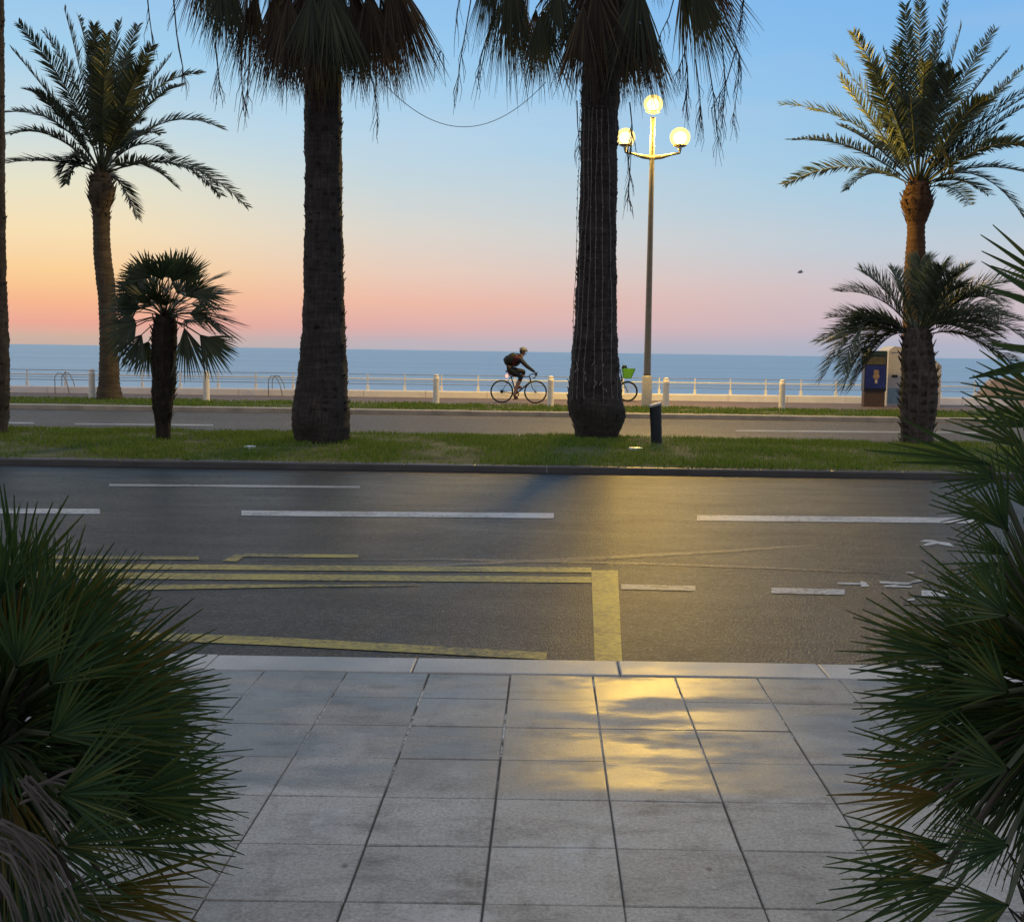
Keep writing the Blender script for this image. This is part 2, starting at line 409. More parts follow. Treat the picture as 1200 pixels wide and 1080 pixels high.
WIRE = plain('wire', (0.30, 0.31, 0.34), 0.6)
LWIRE = plain('pale_light_wire', (0.17, 0.16, 0.155), 0.5, var=0.3)

# ------------------------------------------------------------------ the ground, from the pavement to the sea
W = 160.0
def sheet(name, x0, x1, y0, y1, z, m, kind='structure'):
    mb = MB(); mb.face([(x0, y0, z), (x1, y0, z), (x1, y1, z), (x0, y1, z)]); return struct(mb.build(name, m), kind)

YK0 = G(600, 790).y                 # back edge of the near kerb
YK1 = G(600, 773).y                 # its road edge
YM = G(600, 553.5, -0.12).y         # median kerb at the near road
YMB = 21.75                         # back of the median
YF = 31.0                           # far kerb
YP = 35.1                           # grass verge ends, promenade begins
YW = 40.0                           # sea wall
ZR, ZF, ZP = -0.12, -0.09, 0.03

sheet('pavement_base', -W, W, -60, YK0, -0.0055, JOINT)
mb = MB()
rt = random.Random(3)
PIT = 0.4
gx0 = -0.161 - 30 * PIT
row = 0
y = YK0 - 0.004
rows_h = [0.42, 0.41, 0.405, 0.41, 0.415] + [0.40] * 22
for h in rows_h:
    y1, y0 = y, y - h
    for i in range(60):
        x0 = gx0 + i * PIT; x1 = x0 + PIT
        g = rt.uniform(0.0010, 0.0034)
        if i == 29 + 0: g = 0.005
        tx, ty, tz = rt.gauss(0, 0.0035), rt.gauss(0, 0.0035), rt.uniform(-0.0012, 0.0012)
        def zz(px_, py_): return tz + (px_ - (x0 + x1) / 2) * tx + (py_ - (y0 + y1) / 2) * ty
        a = [(x0 + g, y0 + g), (x1 - g, y0 + g), (x1 - g, y1 - g), (x0 + g, y1 - g)]
        b = 0.003
        q = [(x0 + g + b, y0 + g + b), (x1 - g - b, y0 + g + b), (x1 - g - b, y1 - g - b), (x0 + g + b, y1 - g - b)]
        mb.grid([[(p[0], p[1], -0.03) for p in a], [(p[0], p[1], zz(*p) - 0.004) for p in a], [(p[0], p[1], zz(*p)) for p in q]])
        k = len(mb.v); mb.f.append((k - 4, k - 3, k - 2, k - 1)); mb.m.append(0)
    y = y0
struct(mb.build('pavement', TILE))
mb = MB(); x = G(245, 778).x - 1.02 * 40
while x < 45:
    g = 0.002; t = rt.uniform(-0.002, 0.002)
    mb.box((x + g, YK0 + 0.003, -0.3), (x + 1.02 - g, YK1, 0.006 + t), 0, 0.009); x += 1.02
struct(mb.build('kerb', KERB))

sheet('near_road', -W, W, YK1 - 0.05, YM + 0.05, ZR, ASPH)
sheet('far_road', -W, W, YMB - 0.4, YF + 0.05, ZF, ASPH2)
sheet('promenade', -W, W, YP, YW, ZP, PROM)
sheet('beach', -W, W, YW, YW + 22, -3.6, BEACH)
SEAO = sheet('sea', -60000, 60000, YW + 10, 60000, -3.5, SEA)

# median: kerb coloured dark for the shade on its face, mounded turf
def zmed(x, y):
    t = min(1, max(0, (y - YM - 0.25) / (YMB - YM - 0.25)))
    return -0.03 + 0.10 * math.sin(math.pi * min(1.0, t * 0.62 + 0.02)) ** 1.0 + 0.022 * mnoise.noise(V((x * 0.35, y * 0.6, 0))) * (1 if 0.1 < t else t * 10)
mb = MB(); x = -60.0
while x < 60:
    mb.box((x + 0.001, YM, -0.3), (x + 0.999, YM + 0.16, -0.028 + rt.uniform(-0.004, 0.004)), 0, 0.02); x += 1.0
x = -60.0
while x < 60:
    mb.box((x + 0.001, YMB - 0.02, -0.3), (x + 0.999, YMB + 0.12, 0.0), 0, 0.02); x += 1.0
struct(mb.build('median_kerb', KERB2))
mb = MB(); nx, ny = 240, 20
rows = [[(-60 + 120 * i / nx, YM + 0.14 + (YMB - YM - 0.14) * j / ny, zmed(-60 + 120 * i / nx, YM + 0.14 + (YMB - YM - 0.14) * j / ny)) for i in range(nx + 1)] for j in range(ny + 1)]
mb.grid(rows, 0, False)
struct(mb.build('median', SOIL, smooth=True))
mb = MB(); x = -80.0
while x < 80:
    mb.box((x + 0.0015, YF, -0.3), (x + 0.9985, YF + 0.32, 0.035 + rt.uniform(-0.004, 0.004)), 0, 0.025); x += 1.0
struct(mb.build('far_kerb', KERB3))
mb = MB(); rows = [[(-80 + 160 * i / 160, YF + 0.3 + (YP - YF - 0.3) * j / 8, 0.03 + 0.015 * mnoise.noise(V((i * 0.6, j * 0.7, 3)))) for i in range(161)] for j in range(9)]
mb.grid(rows, 0, False); struct(mb.build('verge', SOIL, smooth=True))

def grass(name, n, x0, x1, y0, y1, zf, hmin, hmax, w):
    mb = MB(); r = random.Random(11)
    for _ in range(n):
        x = r.uniform(x0, x1); y = r.uniform(y0, y1); z = zf(x, y)
        cl = mnoise.noise(V((x * 0.9, y * 0.9, 1.7))) + 0.6 * mnoise.noise(V((x * 3.1, y * 3.1, 7)))
        if r.random() > 0.62 + 0.95 * cl: continue
        h = r.uniform(hmin, hmax) * (1 + 0.5 * cl); a = r.uniform(0, 6.283); lean = r.uniform(0, 0.7) * h
        dx, dy = math.cos(a) * w, math.sin(a) * w; b = r.uniform(0, 6.283); lx, ly = math.cos(b) * lean, math.sin(b) * lean
        i = len(mb.v)
        mb.v += [(x - dx, y - dy, z - 0.01), (x + dx, y + dy, z - 0.01), (x + lx * 0.4 + dx * 0.7, y + ly * 0.4 + dy * 0.7, z + h * 0.6), (x + lx * 0.4 - dx * 0.7, y + ly * 0.4 - dy * 0.7, z + h * 0.6), (x + lx, y + ly, z + h)]
        mb.f += [(i, i + 1, i + 2, i + 3), (i + 3, i + 2, i + 4)]; mb.m += [0, 0]
    o = mb.build(name, GRASS); struct(o, 'stuff'); return o
g1 = grass('grass', 120000, -11.5, 10.5, YM + 0.09, YMB - 0.02, zmed, 0.025, 0.075, 0.006); tag(g1, 'short green grass on the median between the two roads', 'grass')
g2 = grass('grass', 42000, -18, 17, YF + 0.33, YP + 0.05, lambda x, y: 0.03, 0.03, 0.085, 0.010); tag(g2, 'green grass verge beyond the far kerb, along the promenade', 'grass')

# ------------------------------------------------------------------ painted markings
def poly(mb, pts, z): mb.face([G(u, v, z) for u, v in pts])
def line(mb, u0, v0, u1, v1, t0, t1, z, n=1):
    """painted line given by the pixel rows of its middle and its thickness there"""
    poly(mb, [(u0, v0 + t0 / 2), (u1, v1 + t1 / 2), (u1, v1 - t1 / 2), (u0, v0 - t0 / 2)], z)
zm = ZR + 0.004
mb = MB()
line(mb, -160, 597.5, 117, 599, 6, 6, zm); line(mb, 283, 601, 649, 604, 6, 6, zm); line(mb, 817, 606.5, 1180, 610, 6.5, 6.5, zm)
line(mb, 1340, 612, 1700, 616, 6.5, 6.5, zm)
line(mb, 904, 691.5, 990, 693.5, 6.5, 6.5, zm); line(mb, 1080, 694.5, 1166, 697, 6.5, 6.5, zm); line(mb, 1256, 699, 1340, 701, 6.5, 6.5, zm)
struct(mb.build('lane_marking', WHT))
mb = MB(); line(mb, 728, 687, 815, 689, 6, 6, zm); line(mb, 128, 568, 422, 570.5, 2.6, 2.6, zm)
struct(mb.build('worn_lane_marking', WHT2))
mb = MB()
line(mb, 60, 652.5, 233, 653.5, 4, 4, zm)
poly(mb, [(260, 657), (278, 657.5), (287, 650.5), (277, 648.8)], zm); line(mb, 286, 650.2, 420, 651.4, 3.6, 4.0, zm)
line(mb, -60, 662, 693, 667.5, 6, 6, zm); line(mb, -60, 672.5, 693, 679, 7, 7, zm)
poly(mb, [(-60, 692.5), (160, 691), (330, 687.8), (495, 686.0), (495, 685.0), (330, 684.2), (160, 684.5), (-60, 684.5)], zm)
poly(mb, [(697, 774.5), (729, 774.5), (724, 668), (693, 668)], zm)
poly(mb, [(60, 745), (330, 756), (640, 772.5), (641, 764), (330, 746.5), (60, 736)], zm)
struct(mb.build('yellow_marking', YEL))
mb = MB()   # bicycle lane arrow and pictogram, seen at a grazing angle
poly(mb, [(981, 684), (1010, 684.6), (1008, 687.2), (1019, 686.6), (1014, 681.4), (1008, 680.5), (1008.5, 682.6), (981, 682)], zm)
poly(mb, [(1031, 683), (1065, 684.6), (1072, 681.2), (1062, 682.0), (1031, 680.7)], zm)
poly(mb, [(1036, 687.4), (1068, 688), (1069, 686.2), (1054, 685.8), (1050, 684.4), (1037, 685.4)], zm)
poly(mb, [(1068, 680.4), (1078, 678.4), (1088, 680), (1092, 684), (1086, 683), (1080, 680.6), (1072, 682.4)], zm)
poly(mb, [(1077, 634.5), (1084, 632), (1093, 632.4), (1100, 634.2), (1112, 635.5), (1118, 640), (1107, 638.5), (1098, 636.6), (1085, 639.4), (1081, 638), (1091, 634.6)], zm)
poly(mb, [(1062, 671), (1071, 671.6), (1071, 670), (1062, 669.6)], zm); poly(mb, [(1063, 703.2), (1072, 703), (1072, 700.8), (1064, 701.6)], zm)
struct(mb.build('bicycle_lane_marking', WHT))
TRACK = mat_asphalt('polished_tyre_track', (0.030, 0.030, 0.029), 0.33, 0.3, 0.8)
mb = MB()
def track(pts, w, z):
    L, Q = [], []
    for i in range(25):
        t = i / 24; k = t * (len(pts) - 1); a = min(int(k), len(pts) - 2); f = k - a
        u = pts[a][0] * (1 - f) + pts[a + 1][0] * f; v = pts[a][1] * (1 - f) + pts[a + 1][1] * f
        p = G(u, v, z); e = w * (0.25 + 0.75 * math.sin(math.pi * t)) ; L.append(p - V((0, e / 2, 0))); Q.append(p + V((0, e / 2, 0)))
    mb.strip(L, Q)
track([(400, 668), (560, 660), (720, 652.5), (860, 645), (960, 638)], 0.16, ZR + 0.0020)
track([(300, 656), (520, 655), (760, 660), (900, 665), (1050, 672)], 0.12, ZR + 0.0024)
struct(mb.build('tyre_track', TRACK))
mb = MB(); line(mb, 88, 496.5, 250, 498, 1.6, 1.6, ZF + 0.004); line(mb, 862, 504.5, 1160, 507, 1.6, 1.6, ZF + 0.004)
line(mb, 130, 511.5, 300, 512.5, 1.5, 1.5, ZF + 0.004); line(mb, -120, 494, 40, 495.6, 1.6, 1.6, ZF + 0.004)
struct(mb.build('far_road_marking', WHT2))


# ------------------------------------------------------------------ palms
def trunk_px(mb, prof, d, n=26, wob=0.05, ring=0.0, step=0.06, seed=1, m=0):
    """trunk as rings: (row, left column, right column) read at depth d, with shaggy unevenness"""
    pts = []
    for v, a, b in prof:
        p, q = D(a, v, d), D(b, v, d); pts.append(((p + q) / 2, (q - p).length / 2))
    pts.sort(key=lambda t: t[0].z)
    rows = []; z = pts[0][0].z; zt = pts[-1][0].z; k = 0
    while z <= zt + 1e-6:
        i = 0
        while i < len(pts) - 2 and pts[i + 1][0].z < z: i += 1
        f = min(1, max(0, (z - pts[i][0].z) / max(1e-6, pts[i + 1][0].z - pts[i][0].z)))
        c = pts[i][0].lerp(pts[i + 1][0], f); r = pts[i][1] * (1 - f) + pts[i + 1][1] * f
        k += 1; rr = r * (1 + (ring if k % 2 else -ring))
        rows.append([(c.x + rr * (1 + wob * 2 * mnoise.noise(V((math.cos(a) * 2.4, math.sin(a) * 2.4, z * 4 + seed * 9)))) * math.cos(a),
                      c.y + rr * (1 + wob * 2 * mnoise.noise(V((math.cos(a) * 2.4 + 5, math.sin(a) * 2.4, z * 4 + seed * 9)))) * math.sin(a), z)
                     for a in [2 * math.pi * j / n for j in range(n)]])
        z += step
    mb.grid(rows, m); return rows


def boots(mb, rows, z0, z1, ln, seed=1, dens=1.0, up=0.75, w=0.05, m=0):
    """old cut leaf bases: tapered tongues standing off the trunk"""
    r = random.Random(seed)
    for row in rows[::2]:
        z = row[0][2]
        if not z0 <= z <= z1: continue
        c = V((sum(p[0] for p in row) / len(row), sum(p[1] for p in row) / len(row), z))
        for p in row[::2]:
            if r.random() > dens: continue
            o = (V(p) - c); o.z = 0; rad = o.length; o.normalize(); s = V((-o.y, o.x, 0))
            l = ln * r.uniform(0.5, 1.2); b = V(p) - o * 0.03; uu = up * r.uniform(0.7, 1.2)
            t = b + o * l * (1 - uu * 0.6) + V((0, 0, l * uu)); ww = w * r.uniform(0.7, 1.3)
            mb.face([b - s * ww, b + s * ww, t + s * ww * 0.35, t - s * ww * 0.35], m)
            mb.face([b - s * ww - V((0, 0, 0.04)), b + s * ww - V((0, 0, 0.04)), t + s * ww * 0.35, t - s * ww * 0.35], m)


def fan(mb, base, hub, dirv, nrm, L, spread, nseg, r, split=0.5, droop=0.12, fold=0.0, m=0, mp=1, pet=0.012, wk=1.0, steps=(0.0, 0.22, 0.5, 0.78, 1.0), curl=0.0, tap=1.4, rag=0.12):
    base, hub = V(base), V(hub); d0 = V(dirv).normalized(); nrm = V(nrm); nrm = (nrm - d0 * nrm.dot(d0)).normalized()
    if pet > 0:
        mid_ = base.lerp(hub, 0.5) + V((0, 0, (hub - base).length * 0.06))
        mb.tube([base, mid_, hub], [pet * 1.3, pet, pet * 0.8], 5, mp, False)
    dth = 2 * spread / max(1, nseg - 1)
    for i in range(nseg):
        a = -spread + dth * i + r.uniform(-0.25, 0.25) * dth
        d = Quaternion(nrm, a) @ d0; s = nrm.cross(d)
        l = L * (0.72 + 0.28 * math.cos(a * 0.9)) * r.uniform(1 - rag, 1.06)
        tw = r.uniform(-0.5, 0.5); lift = nrm * (curl * abs(a) * l) + nrm * r.uniform(-0.05, 0.05) * l
        A, B, M = [], [], []
        for t in steps:
            p = hub + d * (t * l) + V((0, 0, -1)) * (droop * t * t * l) + lift * t
            if t <= split: w = max(0.003, t * l * dth * 0.54) * wk
            else: w = max(0.0012, split * l * dth * 0.54 * (1 - ((t - split) / (1 - split)) ** tap)) * wk
            ss = s * math.cos(tw * t) + nrm * math.sin(tw * t)
            A.append(p - ss * w); B.append(p + ss * w); M.append(p - nrm * (w * fold))
        if fold > 0: mb.strip(A, M, m); mb.strip(M, B, m)
        else: mb.strip(A, B, m)


def frond(mb, p0, p1, p2, r, n=46, ln=0.42, w=0.016, vang=0.55, m=0, mp=1, t0=0.16, rach=0.022, droop=0.25, fwd=0.95):
    p0, p1, p2 = V(p0), V(p1), V(p2)
    def bz(t): return p0 * (1 - t) ** 2 + p1 * (2 * t * (1 - t)) + p2 * t * t
    def bt(t): return ((p1 - p0) * (1 - t) + (p2 - p1) * t).normalized()
    mb.tube([bz(k / 9) for k in range(10)], [rach * (1 - 0.85 * k / 9) for k in range(10)], 5, mp, False)
    roll = r.uniform(-0.5, 0.5)
    for k in range(n):
        t = t0 + (1 - t0) * (k + r.random() * 0.6) / n; p = bz(t); T = bt(t)
        S = T.cross(V((0, 0, 1)))
        if S.length < 0.05: S = T.cross(V((0, 1, 0)))
        S.normalize(); N = S.cross(T); S, N = S * math.cos(roll) + N * math.sin(roll), N * math.cos(roll) - S * math.sin(roll)
        q = (t - t0) / (1 - t0); l0 = ln * (0.5 + 0.5 * min(1, q / 0.25)) * (1 - 0.55 * max(0, (q - 0.6) / 0.4))
        for sd_ in (-1, 1):
            va = vang + r.uniform(-0.25, 0.25); fa = fwd * (1 - 0.25 * q) + r.uniform(-0.15, 0.15); l = l0 * r.uniform(0.8, 1.1)
            d = (T * math.cos(fa) + (S * sd_ * math.cos(va) + N * math.sin(va)) * math.sin(fa)).normalized()
            e = d.cross(N); e = e.normalized() if e.length > 0.01 else S
            e = (e + N * r.uniform(-0.6, 0.6)).normalized()
            a = p; b = p + d * l * 0.5 - V((0, 0, droop * l * 0.12)); c = p + d * l - V((0, 0, droop * l * 0.5))
            mb.strip([a - e * w * 0.6, b - e * w, c - e * w * 0.12], [a + e * w * 0.6, b + e * w, c + e * w * 0.12], m)


def stalk(mb, pts, r, rad=0.01, twigs=14, tl=0.28, m=0, t0=0.35):
    """hanging dead flower stalk with wispy twigs"""
    P = [V(p) for p in pts]; n = len(P)
    mb.tube(P, [rad * (1 - 0.6 * i / (n - 1)) for i in range(n)], 4, m, False)
    for _ in range(twigs):
        t = r.uniform(t0, 1) * (n - 1.001); i = int(t); p = P[i].lerp(P[i + 1], t - i)
        q = p + V((r.uniform(-1, 1) * 0.28, r.uniform(-1, 1) * 0.28, -r.uniform(0.4, 1))) * tl
        q2 = q + V((r.uniform(-0.3, 0.3), r.uniform(-0.3, 0.3), -1)) * tl * r.uniform(0.3, 0.9)
        mb.tube([p, q, q2], [rad * 0.42, rad * 0.3, rad * 0.18], 3, m, False)


def tall_palm(label, prof, d, crown_uv, leaves, stalks, seed, base_uv, extra=14, dup=1):
    """tall fan palm: trunk, skirt of dead leaves, green crown above, hanging flower stalks"""
    r = random.Random(seed)
    b = D(base_uv[0], base_uv[1], d)
    root = thing('fan_palm', label, 'palm tree', b)
    mb = MB(); rows = trunk_px(mb, prof, d, 30, 0.045, 0.012, 0.055, seed)
    boots(mb, rows, -1, 99, 0.10, seed, 0.35, 0.8, 0.05)
    mb.build('trunk', TR_W, root, True)
    cc = D(*crown_uv, d); top = prof[0]; tc_ = (D(top[1], top[0], d) + D(top[2], top[0], d)) / 2
    sk = MB(); gr = MB()
    every = list(leaves)
    for (hu, hv), (tu, tv), dy, spr, kind in leaves:
        for q in range(dup):
            e = r.uniform(-9, 9)
            every.append(((hu + e, hv + r.uniform(-22, 6)), (tu + e * 1.2 + r.uniform(-8, 8), tv + r.uniform(-22, 4)), dy + r.uniform(-0.3, 0.3), spr * r.uniform(0.7, 1.0), kind))
    for lf in every:
        (hu, hv), (tu, tv), dy, spr, kind = lf[:5]
        hub = D(hu, hv, d + dy); tip = D(tu, tv, d + dy * 1.15)
        z = min(cc.z + 0.2, hub.z + 0.55 * abs(hub.x - tc_.x) + 0.5)
        base = V((tc_.x + (hub.x - tc_.x) * 0.12, d + dy * 0.15, z))
        vd = tip - hub; out_ = V((hub.x - tc_.x, hub.y - d, 0))
        nr = V((r.uniform(-0.5, 0.5), -1, r.uniform(-0.3, 0.3))) if kind != 'e' else V((1, r.uniform(-0.4, 0.4), 0.2))
        tgt = gr if kind == 'g' else sk
        fan(tgt, base, hub, vd, nr, vd.length, spr, r.randint(24, 32), r, 0.47, 0.10, 0, 0, 1, 0.018, 1.2, tap=1.25, rag=0.34)
    # the mass of older dead leaves lying against the trunk, all round
    z_low = D(crown_uv[0], lf_low[seed], d).z
    for k in range(50):
        a = 2 * math.pi * k / 50 * 5.02 + r.uniform(-0.2, 0.2); lev = r.random()
        z = z_low + 0.75 + lev * (cc.z - z_low - 0.9); rad = 0.42 + 0.55 * r.random() * (0.35 + lev)
        hub = V((tc_.x + math.cos(a) * rad, d + math.sin(a) * rad, z)); base = V((tc_.x + math.cos(a) * 0.25, d + math.sin(a) * 0.25, z + 0.5))
        dv = V((math.cos(a) * 0.22, math.sin(a) * 0.22, -1))
        fan(sk, base, hub, dv, V((math.cos(a), math.sin(a), 0.2)), r.uniform(0.7, 1.0), r.uniform(0.3, 0.55), 24, r, 0.5, 0.0, 0, 0, 1, 0.016, 1.2, tap=1.3, rag=0.4)
    sk.build('dead_leaf_skirt', [L_DEAD, PETD], root)
    for k in range(extra):
        a = k * 2.399; el = R(-10 + 75 * (k / extra)); pl = r.uniform(1.0, 1.4)
        o = V((math.cos(a) * math.cos(el), math.sin(a) * math.cos(el), math.sin(el)))
        hub = cc + o * pl; fan(gr, cc + o * 0.15, hub, o + V((0, 0, -0.25)), V((-math.cos(a) * math.sin(el), -math.sin(a) * math.sin(el), math.cos(el))), r.uniform(0.9, 1.15), 1.25, 34, r, 0.5, 0.25, 0, 0, 1, 0.02, 1.1)
    gr.build('crown', [L_OLD, PETI], root)
    for s_ in stalks:
        st = MB(); dy = s_[0]; tw = s_[1]; stalk(st, [D(u, v, d + dy) for u, v in s_[2]], r, 0.016, tw, 0.3); st.build('flower_stalk', PETD, root)
    return root


lf_low = {21: 104, 22: 100, 23: -190}
LW = [((-30 + 380 + 18, 20), (352, 122), -0.8, 0.42, 'd'), ((318, 10), (312, 108), -0.4, 0.45, 'd'), ((338, 15), (338, 118), -0.9, 0.4, 'd'), ((258, -28), (252, 62), -0.3, 0.50, 'g'),
      ((270, -40), (268, 70), 0.3, 0.30, 'd'), ((300, -10), (290, 92), 0.5, 0.35, 'd'), ((405, 10), (412, 112), -0.7, 0.42, 'g'), ((428, 0), (438, 108), -0.5, 0.42, 'd'),
      ((446, -5), (462, 112), 0.3, 0.30, 'd'), ((462, -30), (497, 90), -0.2, 0.36, 'd'), ((455, -20), (482, 96), -0.6, 0.30, 'd'), ((432, 5), (450, 96), 0.6, 0.4, 'g'),
      ((372, 10), (378, 96), -1.0, 0.45, 'g'), ((335, -5), (322, 96), 0.7, 0.42, 'd'), ((392, -5), (398, 88), -1.05, 0.5, 'g'), ((415, -8), (424, 92), 0.8, 0.45, 'd'),
      ((248, -45), (238, 38), 0.2, 0.4, 'd'), ((355, 0), (362, 110), 0.9, 0.4, 'd')]
LS = [(-0.5, 5, [(176, -40), (172, -10), (175, 20), (181, 62)]), (-0.3, 7, [(196, -40), (203, -5), (207, 40), (214, 78), (213, 98)]), (-0.9, 12, [(290, 0), (284, 40), (283, 80), (285, 130)]),
      (-0.8, 10, [(296, 30), (292, 70), (290, 112)]), (0.4, 12, [(425, 30), (432, 80), (440, 110), (443, 150)]), (0.2, 8, [(470, -20), (494, 20), (508, 52), (520, 64)]), (-0.2, 9, [(252, 50), (256, 85), (258, 112)])]
PL = tall_palm('tall fan palm with bare dark trunk and shaggy brown skirt, left of the cyclist',
               [(-40, 358, 399), (120, 357.5, 399.5), (250, 357, 401), (300, 356.5, 402), (360, 355, 403.5), (400, 353, 405), (440, 349, 407), (470, 345, 408), (490, 342, 410), (500, 343, 410), (508, 346, 408), (521, 348, 406)],
               19.6, (379, -95), LW, LS, 21, (377, 519), dup=2)
RW = [((590, -40), (598, 108), -0.2, 0.33, 'g'), ((600, -20), (606, 100), 0.4, 0.3, 'd'), ((575, -45), (562, 55), -0.4, 0.25, 'g'), ((632, 18), (638, 116), -0.6, 0.42, 'g'), ((628, 10), (622, 100), 0.5, 0.35, 'd'),
      ((655, -15), (660, 66), -0.7, 0.5, 'g'), ((690, 5), (684, 116), -0.9, 0.42, 'd'), ((740, 20), (762, 124), -0.75, 0.42, 'd'), ((728, 0), (748, 116), -0.5, 0.45, 'g'), ((758, 30), (768, 128), 0.2, 0.3, 'd'),
      ((748, -20), (742, 100), -1.0, 0.45, 'g'), ((700, -10), (712, 90), -1.0, 0.5, 'd'), ((812, -25), (852, 92), -0.3, 0.36, 'g'), ((800, -30), (826, 72), 0.3, 0.40, 'g'), ((820, -35), (866, 50), 0.4, 0.3, 'd'),
      ((612, -40), (584, 70), 0.7, 0.3, 'd'), ((680, 20), (678, 112), 0.6, 0.4, 'd'), ((720, 40), (728, 122), 0.8, 0.4, 'd')]
RS = [(-0.3, 6, [(545, -40), (538, 0), (533, 40)]), (-0.5, 12, [(556, -30), (551, 5), (545, 40), (538, 80), (536, 110)]), (-0.3, 9, [(585, 10), (570, 45), (563, 70), (559, 92)]),
      (-0.6, 10, [(792, -10), (784, 20), (774, 40), (770, 60)]), (-0.4, 12, [(806, 30), (803, 60), (795, 82), (788, 92)]), (-0.2, 26, [(838, -10), (855, 30), (866, 65), (865, 100), (858, 145)]),
      (-0.5, 8, [(862, 60), (850, 100), (833, 128)]), (0.3, 14, [(868, -30), (872, 0), (866, 40)]), (-0.8, 14, [(738, 120), (741, 150), (738, 208)]), (0.2, 22, [(800, 40), (806, 90), (804, 130)]),
      (0.4, 22, [(828, 60), (836, 110), (842, 165)]), (-0.2, 20, [(815, 70), (820, 110), (822, 150)]), (-0.6, 16, [(735, 175), (738, 205), (736, 235)]), (-0.7, 6, [(676, 118), (677, 148), (680, 178)]), (0.1, 20, [(845, 40), (850, 95), (846, 150)])]
PR = tall_palm('tall fan palm with light wires down its trunk, just left of the street lamp',
               [(-40, 684, 728), (100, 682, 726), (200, 680.5, 723), (300, 677.5, 722), (360, 674, 722.5), (400, 671, 724), (440, 667, 726.5), (465, 665, 728), (478, 666, 732), (488, 668, 733), (500, 672, 728), (516, 675, 722)],
               21.2, (708, -100), RW, RS, 22, (698, 514))
PF = tall_palm('dark fan palm trunk cut off by the left edge of the photo',
               [(-400, -36, 0), (-40, -34, 3), (150, -34, 4), (300, -36, 5), (420, -40, 9), (470, -42, 9.5), (505, -40, 7)], 20.4, (-24, -420),
               [((-60, -260), (-70, -160), 0.3, 0.4, 'd')], [], 23, (-17, 503))

# wires of lights on the right palm's trunk
mb = MB(); r = random.Random(5)
for k, (ua, ub) in enumerate([(690, 676), (694, 684), (699, 696), (706, 706), (713, 718), (686, 670), (722, 722), (679, 668)]):
    pts = []
    for i in range(30):
        t = i / 29; v = 128 + (468 - 128) * t; u = ua + (ub - ua) * t ** 1.6 + r.uniform(-0.35, 0.35) + 2.2 * mnoise.noise(V((k * 3.1, t * 5.0, 0)))
        hw = 21.5 + (9.0 * max(0, (t - 0.45) / 0.55) ** 1.4); c = 702 - 5.5 * t
        x = max(-0.98, min(0.98, (u - c) / hw)); dep = 21.2 - hw / 66.7 * math.sqrt(1 - x * x) * 1.10 - 0.03
        pts.append(D(u, v, dep))
    mb.tube(pts, 0.0065, 4, 0, False)
    for i, p in enumerate(pts):
        for w_ in (0, 1):
            q = p + V((r.uniform(-0.012, 0.012), -0.012, r.uniform(-0.05, 0.05)))
            mb.lathe([(-0.014, 0.004), (0, 0.010), (0.014, 0.004)], q, 5, 0)
    if k < 4:
        for j in range(3):
            q = pts[-2] + V((r.uniform(-0.05, 0.05), -0.02, r.uniform(0, 0.5))); mb.tube([q, q + V((r.uniform(-0.06, 0.06), -0.02, -0.06))], 0.009, 4)
o = mb.build('string_light', LWIRE, loc=tuple(D(698, 460, 20.8)))
tag(o, 'thin pale wires of tiny lights hanging down the trunk of the right tall palm', 'string lights')


